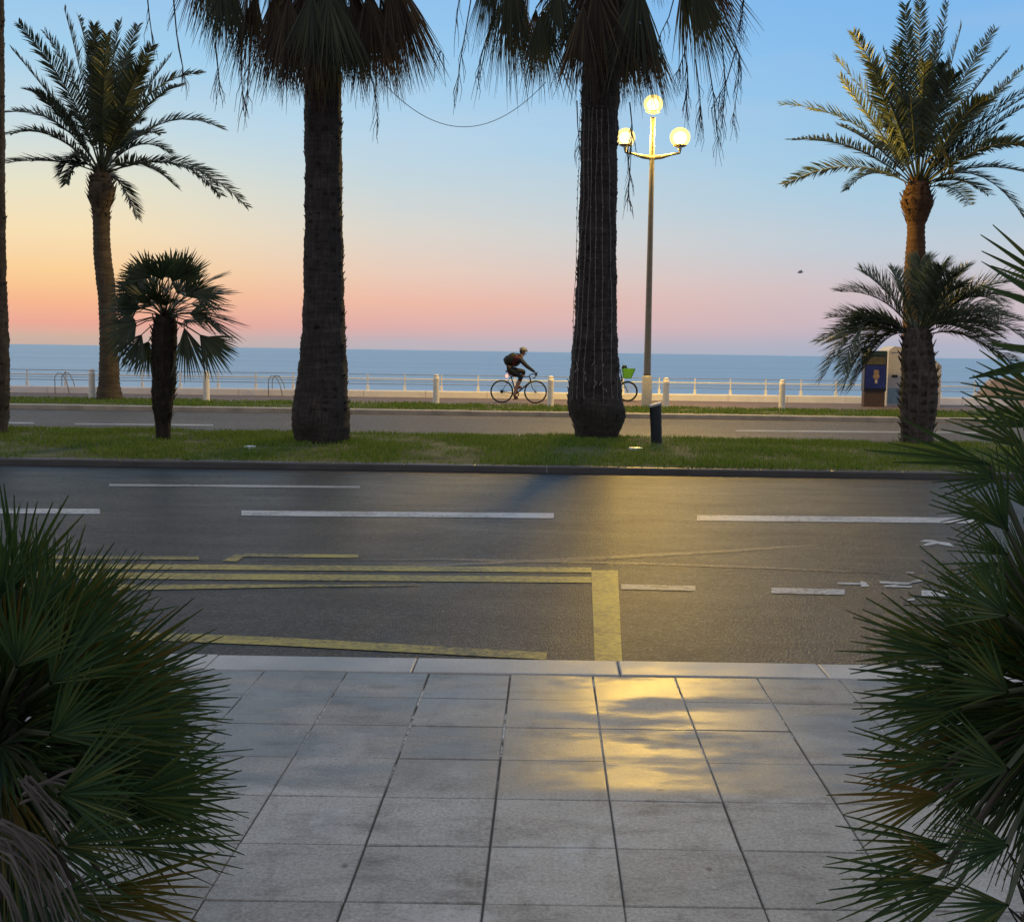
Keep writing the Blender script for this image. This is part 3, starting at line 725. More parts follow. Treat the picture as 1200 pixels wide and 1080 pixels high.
def arch_palm(name, label, prof, d, base, tips, leafm, trm, seed, ln, w, base_uv, n=44, vang=0.55, fruit=(), rach=0.024, dens_boots=0.8, bz=(0, 99), bl=0.22, extra=10, ring=0.03, petm=None, spread=2.4, fwd=0.95, droop=0.25, more=0.5):
    r = random.Random(seed); b = D(base_uv[0], base_uv[1], d)
    root = thing(name, label, 'palm tree', b)
    mb = MB(); rows = trunk_px(mb, prof, d, 24, 0.035, ring, 0.07, seed)
    boots(mb, rows, bz[0], bz[1], bl, seed, dens_boots, 0.8, 0.06)
    mb.build('trunk', trm, root, True)
    cr = MB(); B = D(base[0], base[1], d)
    for (cu, cv), (tu, tv) in tips:
        dy = r.uniform(-spread, spread); p1 = D(cu, cv, d + dy * 0.45); p2 = D(tu, tv, d + dy)
        frond(cr, B + (p1 - B).normalized() * 0.1, p1, p2, r, n, ln, w, vang, 0, 1, 0.18, rach, droop, fwd)
        if more and r.random() < more:   # a second, shorter frond behind the first
            p1 = D(cu + r.uniform(-12, 12), cv + r.uniform(0, 18), d + dy * 0.3 + 0.4); q = r.uniform(0.72, 0.92)
            p2 = D(base[0] + (tu - base[0]) * q + r.uniform(-12, 12), base[1] + (tv - base[1]) * q + r.uniform(-4, 14), d + dy + r.uniform(-0.8, 0.8))
            frond(cr, B + (p1 - B).normalized() * 0.1, p1, p2, r, n, ln, w, vang, 0, 1, 0.2, rach, droop, fwd)
    for k in range(extra):   # fronds reaching towards and away from the camera
        a = R(90 if k % 2 else 270) + r.uniform(-0.7, 0.7); L = r.uniform(0.75, 1.0) * extra_len[seed]; e = r.uniform(0.25, 1.3)
        o = V((math.cos(a) * math.cos(e), math.sin(a) * math.cos(e), math.sin(e)))
        p1 = B + o * L * 0.6 + V((0, 0, L * 0.15)); p2 = B + o * L * 0.95 + V((0, 0, -L * 0.18 * math.cos(e)))
        frond(cr, B + o * 0.1, p1, p2, r, n, ln, w, vang, 0, 1, 0.2, rach, droop, fwd)
    cr.build('crown', [leafm, petm or PETI], root)
    for fr in fruit:
        fm = MB(); pts = [D(u, v, d - 0.5) for u, v in fr]
        fm.tube(pts, [0.03, 0.02, 0.012], 5, 0, False)
        for _ in range(60):
            t = r.uniform(0.4, 1); p = pts[1].lerp(pts[2], t) if t > 0.5 else pts[0].lerp(pts[1], t * 2)
            q = p + V((r.uniform(-0.28, 0.28), r.uniform(-0.2, 0.2), -r.uniform(0.1, 0.5)))
            fm.strip([p + V((-0.008, 0, 0)), q + V((-0.006, 0, 0))], [p + V((0.008, 0, 0)), q + V((0.006, 0, 0))])
        fm.build('fruit_stalk', FRUIT, root)
    return root


extra_len = {31: 3.6, 32: 3.9, 33: 1.7}
arch_palm('date_palm', 'feathery date palm with slightly bent trunk at the left, behind the small fan palm',
          [(200, 112, 127), (212, 106, 131), (222, 104, 135), (235, 105, 132), (245, 108.5, 128.5), (275, 109.5, 128.5), (300, 110, 130), (320, 112, 133), (345, 115, 135), (380, 117, 136.5), (420, 117, 138), (450, 116, 140), (460, 114, 142), (472, 113, 144)],
          34.5, (119, 205),
          [((95, 110), (22, 28)), ((85, 140), (14, 58)), ((98, 90), (75, 10)), ((112, 90), (110, 30)), ((125, 90), (141, 26)), ((132, 95), (162, 30)), ((145, 110), (178, 54)), ((150, 130), (200, 66)),
           ((165, 85), (236, 86)), ((165, 112), (212, 100)), ((188, 112), (262, 152)), ((215, 162), (289, 242)), ((72, 122), (6, 132)), ((75, 182), (3, 191)), ((142, 202), (160, 254)), ((160, 172), (205, 218)),
           ((60, 140), (12, 158)), ((105, 110), (52, 38)), ((160, 150), (200, 180)), ((86, 165), (70, 205)), ((118, 110), (92, 20)), ((120, 110), (125, 40))],
          L_DATE, TR_DL, 31, 0.54, 0.021, (128, 469), 80, 0.42, bz=(5.0, 99), extra=10, more=0.3)
arch_palm('date_palm', 'feathery date palm with ringed orange-brown trunk, tallest at the right, behind the jelly palm',
          [(212, 1066, 1086), (226, 1059, 1091), (238, 1056, 1093), (250, 1060, 1089), (262, 1063, 1084), (275, 1063, 1083.5), (300, 1061, 1084.5), (330, 1058.5, 1085), (400, 1058, 1087), (482, 1058, 1090)],
          34.5, (1076, 222),
          [((1066, 110), (1061, 6)), ((1078, 110), (1078, -6)), ((1092, 110), (1110, 4)), ((1100, 130), (1127, 30)), ((1110, 110), (1166, 34)), ((1115, 130), (1181, 60)), ((1110, 160), (1204, 76)), ((1120, 150), (1222, 95)),
           ((1120, 170), (1206, 122)), ((1140, 160), (1228, 168)), ((1140, 180), (1214, 206)), ((1120, 198), (1157, 228)), ((1050, 120), (1000, 38)), ((1040, 130), (976, 66)), ((1030, 150), (984, 90)),
           ((1020, 128), (916, 122)), ((1030, 165), (985, 148)), ((1005, 158), (929, 164)), ((1000, 172), (920, 216)), ((1150, 170), (1204, 262)), ((1090, 130), (1098, 40)), ((1060, 140), (1036, 60))],
          L_DATER, TR_D, 32, 0.56, 0.022, (1074, 478), 78, 0.42, fruit=[[(1085, 190), (1105, 172), (1114, 196)], [(1085, 150), (1098, 100), (1106, 92)]], bz=(5.3, 99), extra=9, ring=0.035, more=0.2)
arch_palm('jelly_palm', 'short grey-green jelly palm with arching leaves and rough leaf-base trunk, on the median at right',
          [(384, 1062, 1088), (400, 1058, 1092), (425, 1056, 1095), (440, 1057, 1098), (470, 1055, 1098), (498, 1056, 1094), (520, 1057, 1092)],
          21.3, (1075, 398),
          [((1040, 338), (985, 342)), ((1015, 345), (966, 440)), ((1030, 352), (989, 452)), ((1044, 376), (1012, 432)), ((1118, 322), (1192, 352)), ((1130, 340), (1208, 402)), ((1125, 372), (1192, 432)), ((1100, 340), (1134, 314)),
           ((1140, 318), (1215, 332)), ((1062, 350), (1046, 318)), ((1030, 360), (962, 400)), ((1105, 358), (1170, 392)), ((1050, 345), (1010, 318)), ((1090, 350), (1100, 322)), ((1120, 350), (1195, 375)), ((1040, 365), (975, 372))],
          L_JEL, TR_J, 33, 0.58, 0.0095, (1075, 516), 90, 0.75, rach=0.016, bl=0.16, bz=(0.0, 99), dens_boots=0.9, extra=6, spread=0.9, ring=0.0, fwd=0.85, droop=0.5)

# small fan palm on the median
r = random.Random(41); d = 19.6
root = thing('small_fan_palm', 'short fan palm with shaggy black trunk, in front of the left date palm', 'palm tree', D(191, 516, d))
mb = MB(); rows = trunk_px(mb, [(368, 185, 204), (380, 180, 207), (390, 178, 207), (420, 178, 206), (445, 179, 206), (470, 178, 203), (482, 180, 202), (495, 182, 200), (519, 184, 199)], d, 22, 0.06, 0.02, 0.05, 4)
boots(mb, rows, 0.3, 99, 0.14, 4, 0.9, 0.95, 0.035); mb.build('trunk', TR_S, root, True)
mb = MB(); B = D(193, 372, d)
for (hu, hv), (tu, tv), dy, spr, edge in [
        ((176, 326), (150, 302), -0.3, 0.8, 0), ((168, 330), (142, 318), 0.1, 0.7, 0), ((190, 328), (182, 297), -0.4, 0.8, 0), ((203, 330), (212, 294), -0.2, 0.8, 0), ((198, 326), (196, 296), 0.4, 0.9, 0), ((212, 332), (231, 296), 0.1, 0.55, 0),
        ((218, 335), (233, 306), -0.2, 0.5, 0), ((234, 334), (268, 318), -0.1, 0.5, 1), ((228, 347), (277, 341), 0.2, 0.7, 1), ((226, 343), (262, 352), -0.3, 0.5, 0), ((238, 357), (270, 362), -0.2, 0.5, 1), ((243, 366), (276, 376), 0.1, 0.5, 1), ((232, 367), (277, 391), -0.3, 0.5, 1),
        ((216, 384), (228, 434), -0.2, 0.45, 0), ((234, 392), (266, 426), -0.3, 0.5, 0), ((238, 395), (270, 410), 0.2, 0.5, 0), ((160, 342), (128, 348), -0.2, 0.7, 0), ((162, 360), (132, 372), 0.2, 0.7, 0), ((160, 378), (132, 396), -0.4, 0.7, 0),
        ((166, 392), (146, 426), -0.3, 0.6, 0), ((174, 400), (160, 434), 0.2, 0.6, 0), ((170, 350), (146, 346), 0.5, 0.8, 0), ((180, 345), (170, 318), 0.6, 0.8, 0), ((152, 386), (128, 412), 0.3, 0.6, 0), ((208, 345), (222, 325), 0.6, 0.7, 0)]:
    h = D(hu, hv, d + dy); t = D(tu, tv, d + dy * 1.4)
    nr = V((r.uniform(-0.3, 0.3), -1, 0.3)) if not edge else V((0.1, r.uniform(-0.35, -0.1), 1))
    fan(mb, B + (h - B) * 0.06, h, t - h, nr, (t - h).length * 1.16, spr * 1.12, 16, r, 0.5, 0.08, 0, 0, 1, 0.010, 1.25, curl=0.15, tap=1.9)
for k in range(26):
    a = k * 2.4; o = V((math.cos(a) * 0.8, math.sin(a), r.uniform(-0.25, 0.95))).normalized(); h = B + o * r.uniform(0.38, 0.6)
    fan(mb, B, h, o, V((r.uniform(-0.5, 0.5), -0.5, r.uniform(0.2, 1))), r.uniform(0.42, 0.56), r.uniform(0.6, 0.9), 17, r, 0.45, 0.1, 0, 0, 1, 0.010, 1.2, tap=1.7)
mb.build('crown', [L_FAN, PETI], root)


# ------------------------------------------------------------------ dwarf palms in the foreground
def dwarf(label, base, centre, leaves, seed, nrand, ang, rad, dead):
    r = random.Random(seed); root = thing('dwarf_palm', label, 'palm plant', base)
    B = V(centre)
    gm, ym = MB(), MB()
    for (hu, hv), (tu, tv), dp, spr, kind in leaves:
        h = D(hu, hv, dp); t = D(tu, tv, dp + r.uniform(-0.08, 0.02))
        nr = V((r.uniform(-0.4, 0.4), -1, r.uniform(-0.1, 0.6)))
        fan(ym if kind == 'y' else gm, B + (h - B) * 0.15, h, t - h, nr, (t - h).length, spr, max(2, int(spr / 0.042)), r, 0.40, 0.03, 0.45, 0, 1, 0.007, 1.0, curl=0.12, tap=1.5, rag=0.2)
    for k in range(nrand):
        th = R(r.uniform(*ang)); ph = r.uniform(-1.1, 1.1)
        o = V((math.cos(th) * math.cos(ph), math.sin(ph), math.sin(th) * math.cos(ph)))
        hr = rad * r.uniform(0.18, 0.46); h = B + o * hr; ln = rad * r.uniform(0.55, 0.74) * (1.16 - 0.6 * hr / rad)
        nr = V((r.uniform(-1.2, 1.2), r.choice((-1, -1, -0.3)), r.uniform(-0.4, 1.3)))
        fan(ym if r.random() < 0.14 else gm, B + o * 0.05, h, o + V((0, 0, -0.05)), nr, ln, r.uniform(0.30, 0.62), r.randint(12, 16), r, 0.38, r.choice((0.03, 0.05, 0.16)), 0.45, 0, 1, 0.007, 1.0, curl=0.12, tap=1.5, rag=0.22)
    for k in range(46):      # the side turned away from the photograph
        th = R(r.uniform(ang[1], ang[0] + 360)); ph = r.uniform(-1.2, 1.2)
        o = V((math.cos(th) * math.cos(ph), math.sin(ph), math.sin(th) * math.cos(ph))); hr = rad * r.uniform(0.26, 0.5); h = B + o * hr
        if h.z < 0.1: continue
        fan(ym if r.random() < 0.14 else gm, B + o * 0.05, h, o + V((0, 0, -0.05)), V((r.uniform(-1.2, 1.2), -1, r.uniform(-0.4, 1.3))), rad * 0.5, r.uniform(0.4, 0.8), r.randint(13, 17), r, 0.38, r.choice((0.03, 0.05, 0.16)), 0.45, 0, 1, 0.007, 1.0, curl=0.12, tap=1.5, rag=0.2)
    gm.build('foliage', [L_DWA, PETI], root)
    ym.build('yellowing_foliage', [L_YEL, PETD], root)
    st = MB(); zc = B.z + 0.05; n = 18
    rows = [[(B.x + (0.11 + 0.02 * mnoise.noise(V((a * 2, z * 9, seed)))) * math.cos(a), B.y + 0.11 * math.sin(a), z) for a in [6.2832 * j / n for j in range(n)]] for z in [base[2] + (zc - base[2]) * k / 16 for k in range(17)]]
    st.grid(rows); boots(st, rows, -1, 9, 0.14, seed, 0.9, 0.7, 0.02); st.build('stem', TR_J, root, True)
    dm = MB()
    for pts in dead:
        P = [D(u, v, dd) for u, v, dd in pts]
        for q in range(7):
            o_ = V((r.uniform(-0.035, 0.035), r.uniform(-0.04, 0.04), r.uniform(-0.03, 0.03)))
            Q = [p + o_ * (0.4 + 0.5 * i) + V((r.uniform(-0.006, 0.006), 0, r.uniform(-0.006, 0.006))) for i, p in enumerate(P)]
            C2 = []
            for i in range(len(Q) - 1):
                for f in (0, 0.33, 0.66): C2.append(Q[i].lerp(Q[i + 1], f) + V((0, 0, 0.012 * f * (1 - f))))
            C2.append(Q[-1]); dm.tube(C2, [r.uniform(0.002, 0.0045) * (1 - 0.5 * i / len(C2)) for i in range(len(C2))], 5, 0, False)
    if dead: dm.build('dead_frond', DRY, root)
    return root


LD = [((20, 690), (50, 570), 3.0, 0.5, 'g'), ((60, 740), (110, 620), 2.95, 0.55, 'g'), ((70, 745), (128, 640), 3.1, 0.45, 'y'), ((85, 760), (172, 690), 2.9, 0.4, 'g'), ((90, 790), (180, 745), 2.95, 0.4, 'g'), ((95, 810), (196, 790), 3.0, 0.35, 'g'),
      ((110, 850), (232, 810), 2.85, 0.5, 'g'), ((120, 870), (262, 850), 2.9, 0.35, 'g'), ((150, 935), (290, 915), 2.8, 0.5, 'g'), ((150, 950), (288, 948), 2.95, 0.5, 'g'), ((140, 990), (282, 985), 2.75, 0.4, 'g'), ((130, 1040), (258, 1045), 2.7, 0.35, 'y'),
      ((40, 720), (75, 615), 2.85, 0.5, 'g'), ((0, 700), (5, 590), 2.9, 0.6, 'g'), ((60, 800), (120, 700), 2.7, 0.7, 'g'), ((60, 860), (150, 800), 2.65, 0.7, 'g'), ((70, 930), (180, 890), 2.6, 0.7, 'g'), ((70, 990), (190, 970), 2.6, 0.7, 'g'),
      ((60, 1050), (180, 1060), 2.6, 0.6, 'g'), ((20, 780), (50, 680), 2.6, 0.8, 'g'), ((130, 890), (250, 880), 2.95, 0.5, 'g'), ((100, 1060), (220, 1090), 2.65, 0.5, 'y')]
dwarf('spiky dwarf palm bush filling the bottom left corner, with yellowed lower leaves', (-1.55, 3.05, 0.0), tuple(D(-10, 880, 3.05)), LD, 51, 70, (-40, 100), 0.62,
      [[(0, 968, 2.5), (28, 985, 2.5), (52, 1020, 2.5), (70, 1075, 2.5)], [(-30, 985, 2.45), (5, 1000, 2.45), (22, 1040, 2.45), (30, 1090, 2.45)], [(-30, 975, 2.6), (20, 975, 2.6), (60, 1010, 2.6), (95, 1080, 2.6)],
       [(30, 935, 2.6), (60, 925, 2.6), (85, 928, 2.6)], [(-20, 1010, 2.4), (0, 1040, 2.4), (8, 1085, 2.4)], [(28, 910, 2.55), (55, 940, 2.55), (75, 965, 2.55)]])
RD = [((1250, 345), (1150, 283), 2.9, 0.20, 'g'), ((1262, 375), (1146, 314), 2.85, 0.10, 'g'), ((1255, 420), (1130, 417), 2.9, 0.12, 'g'), ((1230, 470), (1134, 425), 2.9, 0.28, 'g'), ((1215, 500), (1125, 455), 3.0, 0.4, 'g'), ((1200, 525), (1115, 468), 2.9, 0.3, 'g'),
      ((1160, 545), (1022, 508), 2.95, 0.22, 'g'), ((1170, 560), (1090, 545), 3.05, 0.5, 'g'), ((1170, 600), (1100, 600), 3.0, 0.5, 'g'), ((1180, 650), (1112, 612), 2.9, 0.4, 'g'), ((1160, 712), (1066, 668), 2.9, 0.3, 'g'), ((1110, 770), (985, 748), 2.85, 0.3, 'g'),
      ((1115, 760), (1000, 730), 2.95, 0.4, 'g'), ((1120, 800), (1000, 805), 2.9, 0.4, 'g'), ((1125, 830), (992, 850), 2.85, 0.35, 'g'), ((1110, 890), (988, 890), 2.8, 0.35, 'g'), ((1100, 930), (978, 950), 2.75, 0.4, 'y'), ((1105, 900), (992, 905), 2.9, 0.30, 'y'),
      ((1110, 990), (975, 1005), 2.7, 0.4, 'g'), ((1100, 1030), (960, 1046), 2.65, 0.35, 'g'), ((1120, 1040), (1010, 1075), 2.7, 0.4, 'g'), ((1180, 620), (1120, 540), 2.7, 0.6, 'g'), ((1180, 720), (1110, 650), 2.65, 0.7, 'g'), ((1180, 810), (1090, 770), 2.6, 0.7, 'g'),
      ((1180, 900), (1080, 880), 2.55, 0.7, 'g'), ((1180, 990), (1080, 990), 2.55, 0.7, 'g'), ((1180, 1060), (1080, 1080), 2.5, 0.6, 'g'), ((1210, 560), (1160, 490), 2.75, 0.5, 'g'), ((1110, 1010), (1040, 1000), 2.6, 0.4, 'y'), ((1170, 660), (1108, 690), 2.85, 0.4, 'g'), ((1215, 600), (1180, 520), 2.65, 0.6, 'g')]
dwarf('large spiky dwarf palm bush along the right edge, taller than the one at left', (1.55, 3.0, 0.0), tuple(D(1265, 825, 3.0)), RD, 52, 76, (95, 262), 0.53, [])

# ------------------------------------------------------------------ street lamp
d = 34.8
b = D(757.5, 478.5, d)
root = thing('street_lamp', 'tall street lamp with three glowing yellow globes, beside the light-strung palm', 'street lamp', b)
top = D(762.5, 140, d); H = top.z
mb = MB(); mb.lathe([(0.9, 0.115), (1.0, 0.105), (2.5, 0.092), (H, 0.062), (H + 0.05, 0.075)], (b.x, b.y, 0), 18); mb.build('pole', POLEM, root, True)
mb = MB(); mb.lathe([(0.0, 0.155), (0.05, 0.15), (0.9, 0.145), (0.94, 0.12)], (b.x, b.y, 0), 18); mb.build('sleeve', SLEEVE, root, True)
zc = D(762, 183, d).z; dxl, dxr = D(733, 176, d).x - b.x, D(796.5, 178, d).x - b.x
for dx_ in (dxl, dxr):
    mb = MB(); pts = [V((b.x, b.y, zc - 0.04)), V((b.x + dx_ * 0.35, b.y, zc - 0.02)), V((b.x + dx_ * 0.7, b.y, zc + 0.05)), V((b.x + dx_, b.y, zc + 0.10)), V((b.x + dx_, b.y, zc + 0.22))]
    mb.tube(pts, [0.075, 0.06, 0.035, 0.035, 0.06], 10); mb.build('arm', POLEM, root, True)
GLOW = mat_emit('glowing_globe', (1.0, 0.68, 0.16), 2.3); BULB = mat_emit('bright_bulb', (1.0, 0.88, 0.50), 5.0)
_tr = GLOW.node_tree.nodes.new('ShaderNodeBsdfTransparent'); _mx = GLOW.node_tree.nodes.new('ShaderNodeMixShader'); _mx.inputs[0].default_value = 0.62
_em = [q for q in GLOW.node_tree.nodes if q.type == 'EMISSION'][0]; _ou = [q for q in GLOW.node_tree.nodes if q.type == 'OUTPUT_MATERIAL'][0]
GLOW.node_tree.links.new(_tr.outputs[0], _mx.inputs[1]); GLOW.node_tree.links.new(_em.outputs[0], _mx.inputs[2]); GLOW.node_tree.links.new(_mx.outputs[0], _ou.inputs[0])
for k, (cx, cz, rr) in enumerate(((b.x, D(762, 122, d).z, 0.27), (b.x + dxl, D(733, 161, d).z, 0.27), (b.x + dxr, D(797, 161, d).z, 0.29))):
    mb = MB(); mb.lathe([(-rr * 0.98, 0.09), (-rr * 0.9, 0.14), (-rr * 0.8, 0.20), (-rr * 0.74, 0.19)], (cx, b.y, cz), 16); hol = mb.build('lamp_holder', POLEM, root, True)
    mb = MB(); mb.lathe([(-rr * math.cos(math.pi * j / 16) * 0.94, max(0.004, rr * math.sin(math.pi * j / 16))) for j in range(2, 17)], (cx, b.y, cz), 24); sub('globe', mb, GLOW, root, hol, True)
    mb = MB(); mb.lathe([(-rr * 0.62 * math.cos(math.pi * j / 12), max(0.004, rr * 0.66 * math.sin(math.pi * j / 12))) for j in range(0, 13)], (cx, b.y, cz - 0.02), 20); sub('bulb', mb, BULB, root, hol, True)
    ld = bpy.data.lights.new('lamp_light', 'POINT'); ld.energy = LAMP_POWER; ld.color = (1.0, 0.60, 0.07); ld.shadow_soft_size = rr * 1.02
    lo = bpy.data.objects.new('lamp_light', ld); C.objects.link(lo); lo.parent = root; lo.location = (cx - b.x, 0, cz - b.z)

# ------------------------------------------------------------------ bollards
posts = [(-27, 466.2, 34.5, 'white concrete bollard'), (108, 468, 34.0, 'white bollard just left of the bent date palm trunk'), (242, 471, 34.5, 'white bollard right of the short shaggy fan palm'), (376, 473, 34.5, None), (511, 475, 35.6, 'white bollard between the left tall palm and the cyclist'),
         (645, 477, 35.0, 'white bollard in front of the cyclist, left of the light-strung palm'), (780, 478, 35.6, 'white bollard behind the black bollard, right of the street lamp'), (916, 478.5, 37.0, 'white bollard standing alone on the right, between street lamp and jelly palm')]
proto = None
for u, v, hp, lab in posts:
    if lab is None or u < 0: continue
    p = D(u, v, 34.7); p.z = ZP
    p.y = 34.7
    if proto is None:
        pr = [(-0.05, 0.10), (0.0, 0.10), (0.05, 0.094), (0.70, 0.086), (0.80, 0.084), (0.835, 0.075), (0.858, 0.048), (0.866, 0.01)]
        proto = thing('white_bollard', lab, 'bollard', p, 'white bollards along the promenade verge')
        mb = MB(); mb.lathe([(z + ZP, r_) for z, r_ in pr[:5]], (p.x, p.y, 0), 20); mb.build('post', POSTM, proto, True)
        mb = MB(); mb.lathe([(z + ZP, r_) for z, r_ in pr[4:]], (p.x, p.y, 0), 20); mb.build('cap', POSTM, proto, True)
    else:
        q = proto.copy(); C.objects.link(q); q.location = p; q['label'] = lab
        for ch in list(proto.children):
            c_ = ch.copy(); C.objects.link(c_); c_.parent = q

d = 20.3; b = D(769.5, 522, d); t = D(768, 474, d); zb = b.z
root = thing('black_bollard', 'dark blue-black bollard with a slanted pale top, on the grass right of the tall palms', 'bollard', b)
mb = MB(); n = 20; rr = 0.100
rows = []
for z, r_ in ((zb - 0.05, rr * 0.92), (zb + 0.1, rr * 0.94), (t.z - 0.05, rr)):
    rows.append([(b.x + (t.x - b.x) * (z - zb) / (t.z - zb) + r_ * math.cos(a), b.y + r_ * math.sin(a), z) for a in [6.2832 * j / n for j in range(n)]])
rows.append([(t.x + rr * 1.0 * math.cos(a), b.y + rr * math.sin(a), t.z + 0.03 * math.cos(a) - 0.02) for a in [6.2832 * j / n for j in range(n)]])
mb.grid(rows); mb.build('post', BLKM, root, True)
mb = MB(); rows = [[(t.x + rr * k * math.cos(a), b.y + rr * k * math.sin(a), t.z + dz + 0.03 * math.cos(a)) for a in [6.2832 * j / n for j in range(n)]] for k, dz in ((1.03, -0.02), (1.06, -0.005), (1.06, 0.012), (0.98, 0.02))]
i = mb.grid(rows); e = len(mb.v) - n; mb.f.append(tuple(range(e, e + n))); mb.m.append(0); mb.build('cap', TOPM, root)

for (u, v, rr, lab) in ((745, 527.5, 0.115, 'pale flat round cover in the grass at the foot of the light-strung palm'), (293, 524, 0.09, 'small pale flat cover in the grass left of the bare dark palm trunk')):
    p = G(u, v, 0.05); p.z = zmed(p.x, p.y) + 0.022
    mb = MB(); mb.lathe([(-0.08, rr * 0.95), (0.0, rr), (0.014, rr), (0.02, rr * 0.93), (0.022, rr * 0.4), (0.026, 0.01)], p, 20)
    tag(mb.build('inspection_cover', TOPM, loc=tuple(p), smooth=False), lab, 'cover', 'pale covers set in the median grass')

# ------------------------------------------------------------------ sea wall and railing
def wy(x): return 38.6 + (x + 16) * 0.075       # the wall drifts away from the road to the right
mb = MB(); x = -70.0
while x < 70:
    a, c_ = wy(x), wy(x + 2)
    i = len(mb.v); g = 0.006
    for zz in (-4.2, 0.235 - 0.02, 0.245):
        e = 0.02 if zz > 0.24 else 0
        mb.v += [(x + g, a + e, zz), (x + 2 - g, c_ + e, zz), (x + 2 - g, c_ + 0.45 - e, zz), (x + g, a + 0.45 - e, zz)]
    for lv in (0, 4):
        for k in range(4): mb.f.append((i + lv + k, i + lv + (k + 1) % 4, i + lv + 4 + (k + 1) % 4, i + lv + 4 + k)); mb.m.append(0)
    mb.f.append((i + 8, i + 9, i + 10, i + 11)); mb.m.append(0); x += 2
tag(mb.build('sea_wall', WALLM, loc=(0, wy(0), 0)), 'low pale parapet wall at the sea edge of the promenade', 'wall')
root = thing('railing', 'white metal railing with thin rails above the low sea wall', 'railing', (0, wy(0), 0.24))
def railtube(z, r_, m, name):
    mb = MB(); mb.tube([(x_, wy(x_) + 0.22, z) for x_ in (-40, -20, 0, 20, 40)], r_, 8); mb.build(name, m, root, True)
railtube(0.62, 0.022, RAILM, 'handrail'); railtube(0.76, 0.010, CABLEM, 'cable'); railtube(0.45, 0.011, CABLEM, 'cable'); railtube(0.54, 0.008, CABLEM, 'cable')
x0 = D(816, 450, 40).x
for k in range(-22, 12):
    x_ = x0 + k * 1.2; y_ = wy(x_) + 0.22
    mb = MB(); mb.box((x_ - 0.018, y_ - 0.02, 0.20), (x_ + 0.018, y_ + 0.02, 0.775), 0); mb.box((x_ - 0.04, y_ - 0.05, 0.236), (x_ + 0.04, y_ + 0.05, 0.40), 0, 0.01)
    mb.build('railing_post', RAILM, root)
for u in (70, 320):
    p = D(u, 455, wy(D(u, 455, 39).x) - 0.35); r_ = 0.20
    root = thing('stair_handrail', ('dark hooped handrail end at the railing, far left' if u < 100 else 'dark hooped handrail end at the railing, left of the bare dark palm trunk'), 'handrail', (p.x, p.y, ZP), 'hooped handrails of the beach stairs')
    for s_, nm in ((0, 'rail'), (0.55, 'rail')):
        mb = MB(); mb.tube([(p.x - 0.15, p.y + s_, ZP), (p.x - 0.15, p.y + s_, 0.55), (p.x - 0.05, p.y + s_, 0.68), (p.x + 0.08, p.y + s_, 0.66), (p.x + 0.22, p.y + s_, 0.42), (p.x + 0.30, p.y + s_, ZP)], 0.014, 8); mb.build(nm, CABLEM, root, True)
# sloping stair parapet at the far right
mb = MB(); A = [D(u, v, 41.0) for u, v in ((1138, 474), (1150, 461), (1163, 446), (1172, 443), (1290, 447), (1290, 476))]
Bk = [p + V((0, 0.5, 0)) for p in A]; n = len(A); i = len(mb.v); mb.v += [tuple(p) for p in A + Bk]
mb.f.append(tuple(range(i, i + n))); mb.m.append(0); mb.f.append(tuple(range(i + 2 * n - 1, i + n - 1, -1))); mb.m.append(0)
for k in range(n): mb.f.append((i + k, i + n + k, i + n + (k + 1) % n, i + (k + 1) % n)); mb.m.append(0)
c0 = MB()
o = mb.build('stair_parapet', plain('pink_render', (0.46, 0.36, 0.31), 0.7, var=0.1, scale=2, bump=0.1), loc=tuple(A[0]))
tag(o, 'sloping pinkish stair parapet by the sea, partly behind the right dwarf palm', 'wall')

# ------------------------------------------------------------------ information column and white cabin
d = 37.5
NAVY = plain('navy_frame', (0.015, 0.022, 0.035), 0.35); BLUE = plain('blue_poster', (0.020, 0.035, 0.20), 0.3, var=0.3, scale=4); TEAL = plain('dark_teal_header', (0.02, 0.05, 0.055), 0.35)
OLIVE = plain('olive_poster_band', (0.10, 0.095, 0.06), 0.4, var=0.3); BRN = plain('brown_plinth', (0.08, 0.055, 0.05), 0.7); SKINP = plain('poster_figure', (0.30, 0.22, 0.14), 0.4, var=0.3); PALE = plain('pale_poster', (0.55, 0.52, 0.50), 0.4)
x0, x1 = D(1013, 440, d).x, D(1039, 440, d).x; z0 = ZP; z1 = D(1026, 411, d).z
def zr(v): return D(1026, v, d).z
root = thing('advertising_column', 'dark advertising column with a blue poster, left of the jelly palm trunk', 'advertising column', ((x0 + x1) / 2, d, z0))
mb = MB(); mb.box((x0, d, zr(458)), (x1, d + 0.35, z1), 0, 0.03); mb.build('casing', NAVY, root)
mb = MB(); mb.box((x0 + 0.02, d + 0.03, z0), (x1 - 0.02, d + 0.32, zr(458)), 0); mb.build('plinth', BRN, root)
mb = MB(); mb.box((x0 + 0.03, d - 0.015, zr(455)), (x1 - 0.03, d - 0.003, zr(428)), 0); po = mb.build('poster', BLUE, root)
mb = MB(); cx = (x0 + x1) / 2 + 0.02
for zz, w_ in ((zr(446), 0.05), (zr(441), 0.11), (zr(436), 0.09)): mb.lathe([(-0.07, w_ * 0.6), (0, w_), (0.07, w_ * 0.7)], (cx, 0, zz), 10)
mb.v = [(a, d - 0.02 + (b_) * 0.03, c_) for a, b_, c_ in mb.v]; sub('figure', mb, SKINP, root, po)
mb = MB(); mb.box((cx - 0.03, d - 0.022, zr(449)), (cx + 0.04, d - 0.0155, zr(445)), 0); sub('caption', mb, PALE, root, po)
mb = MB(); mb.box((x0 + 0.03, d - 0.012, zr(427)), (x1 - 0.03, d - 0.003, zr(418)), 0); mb.build('banner', OLIVE, root)
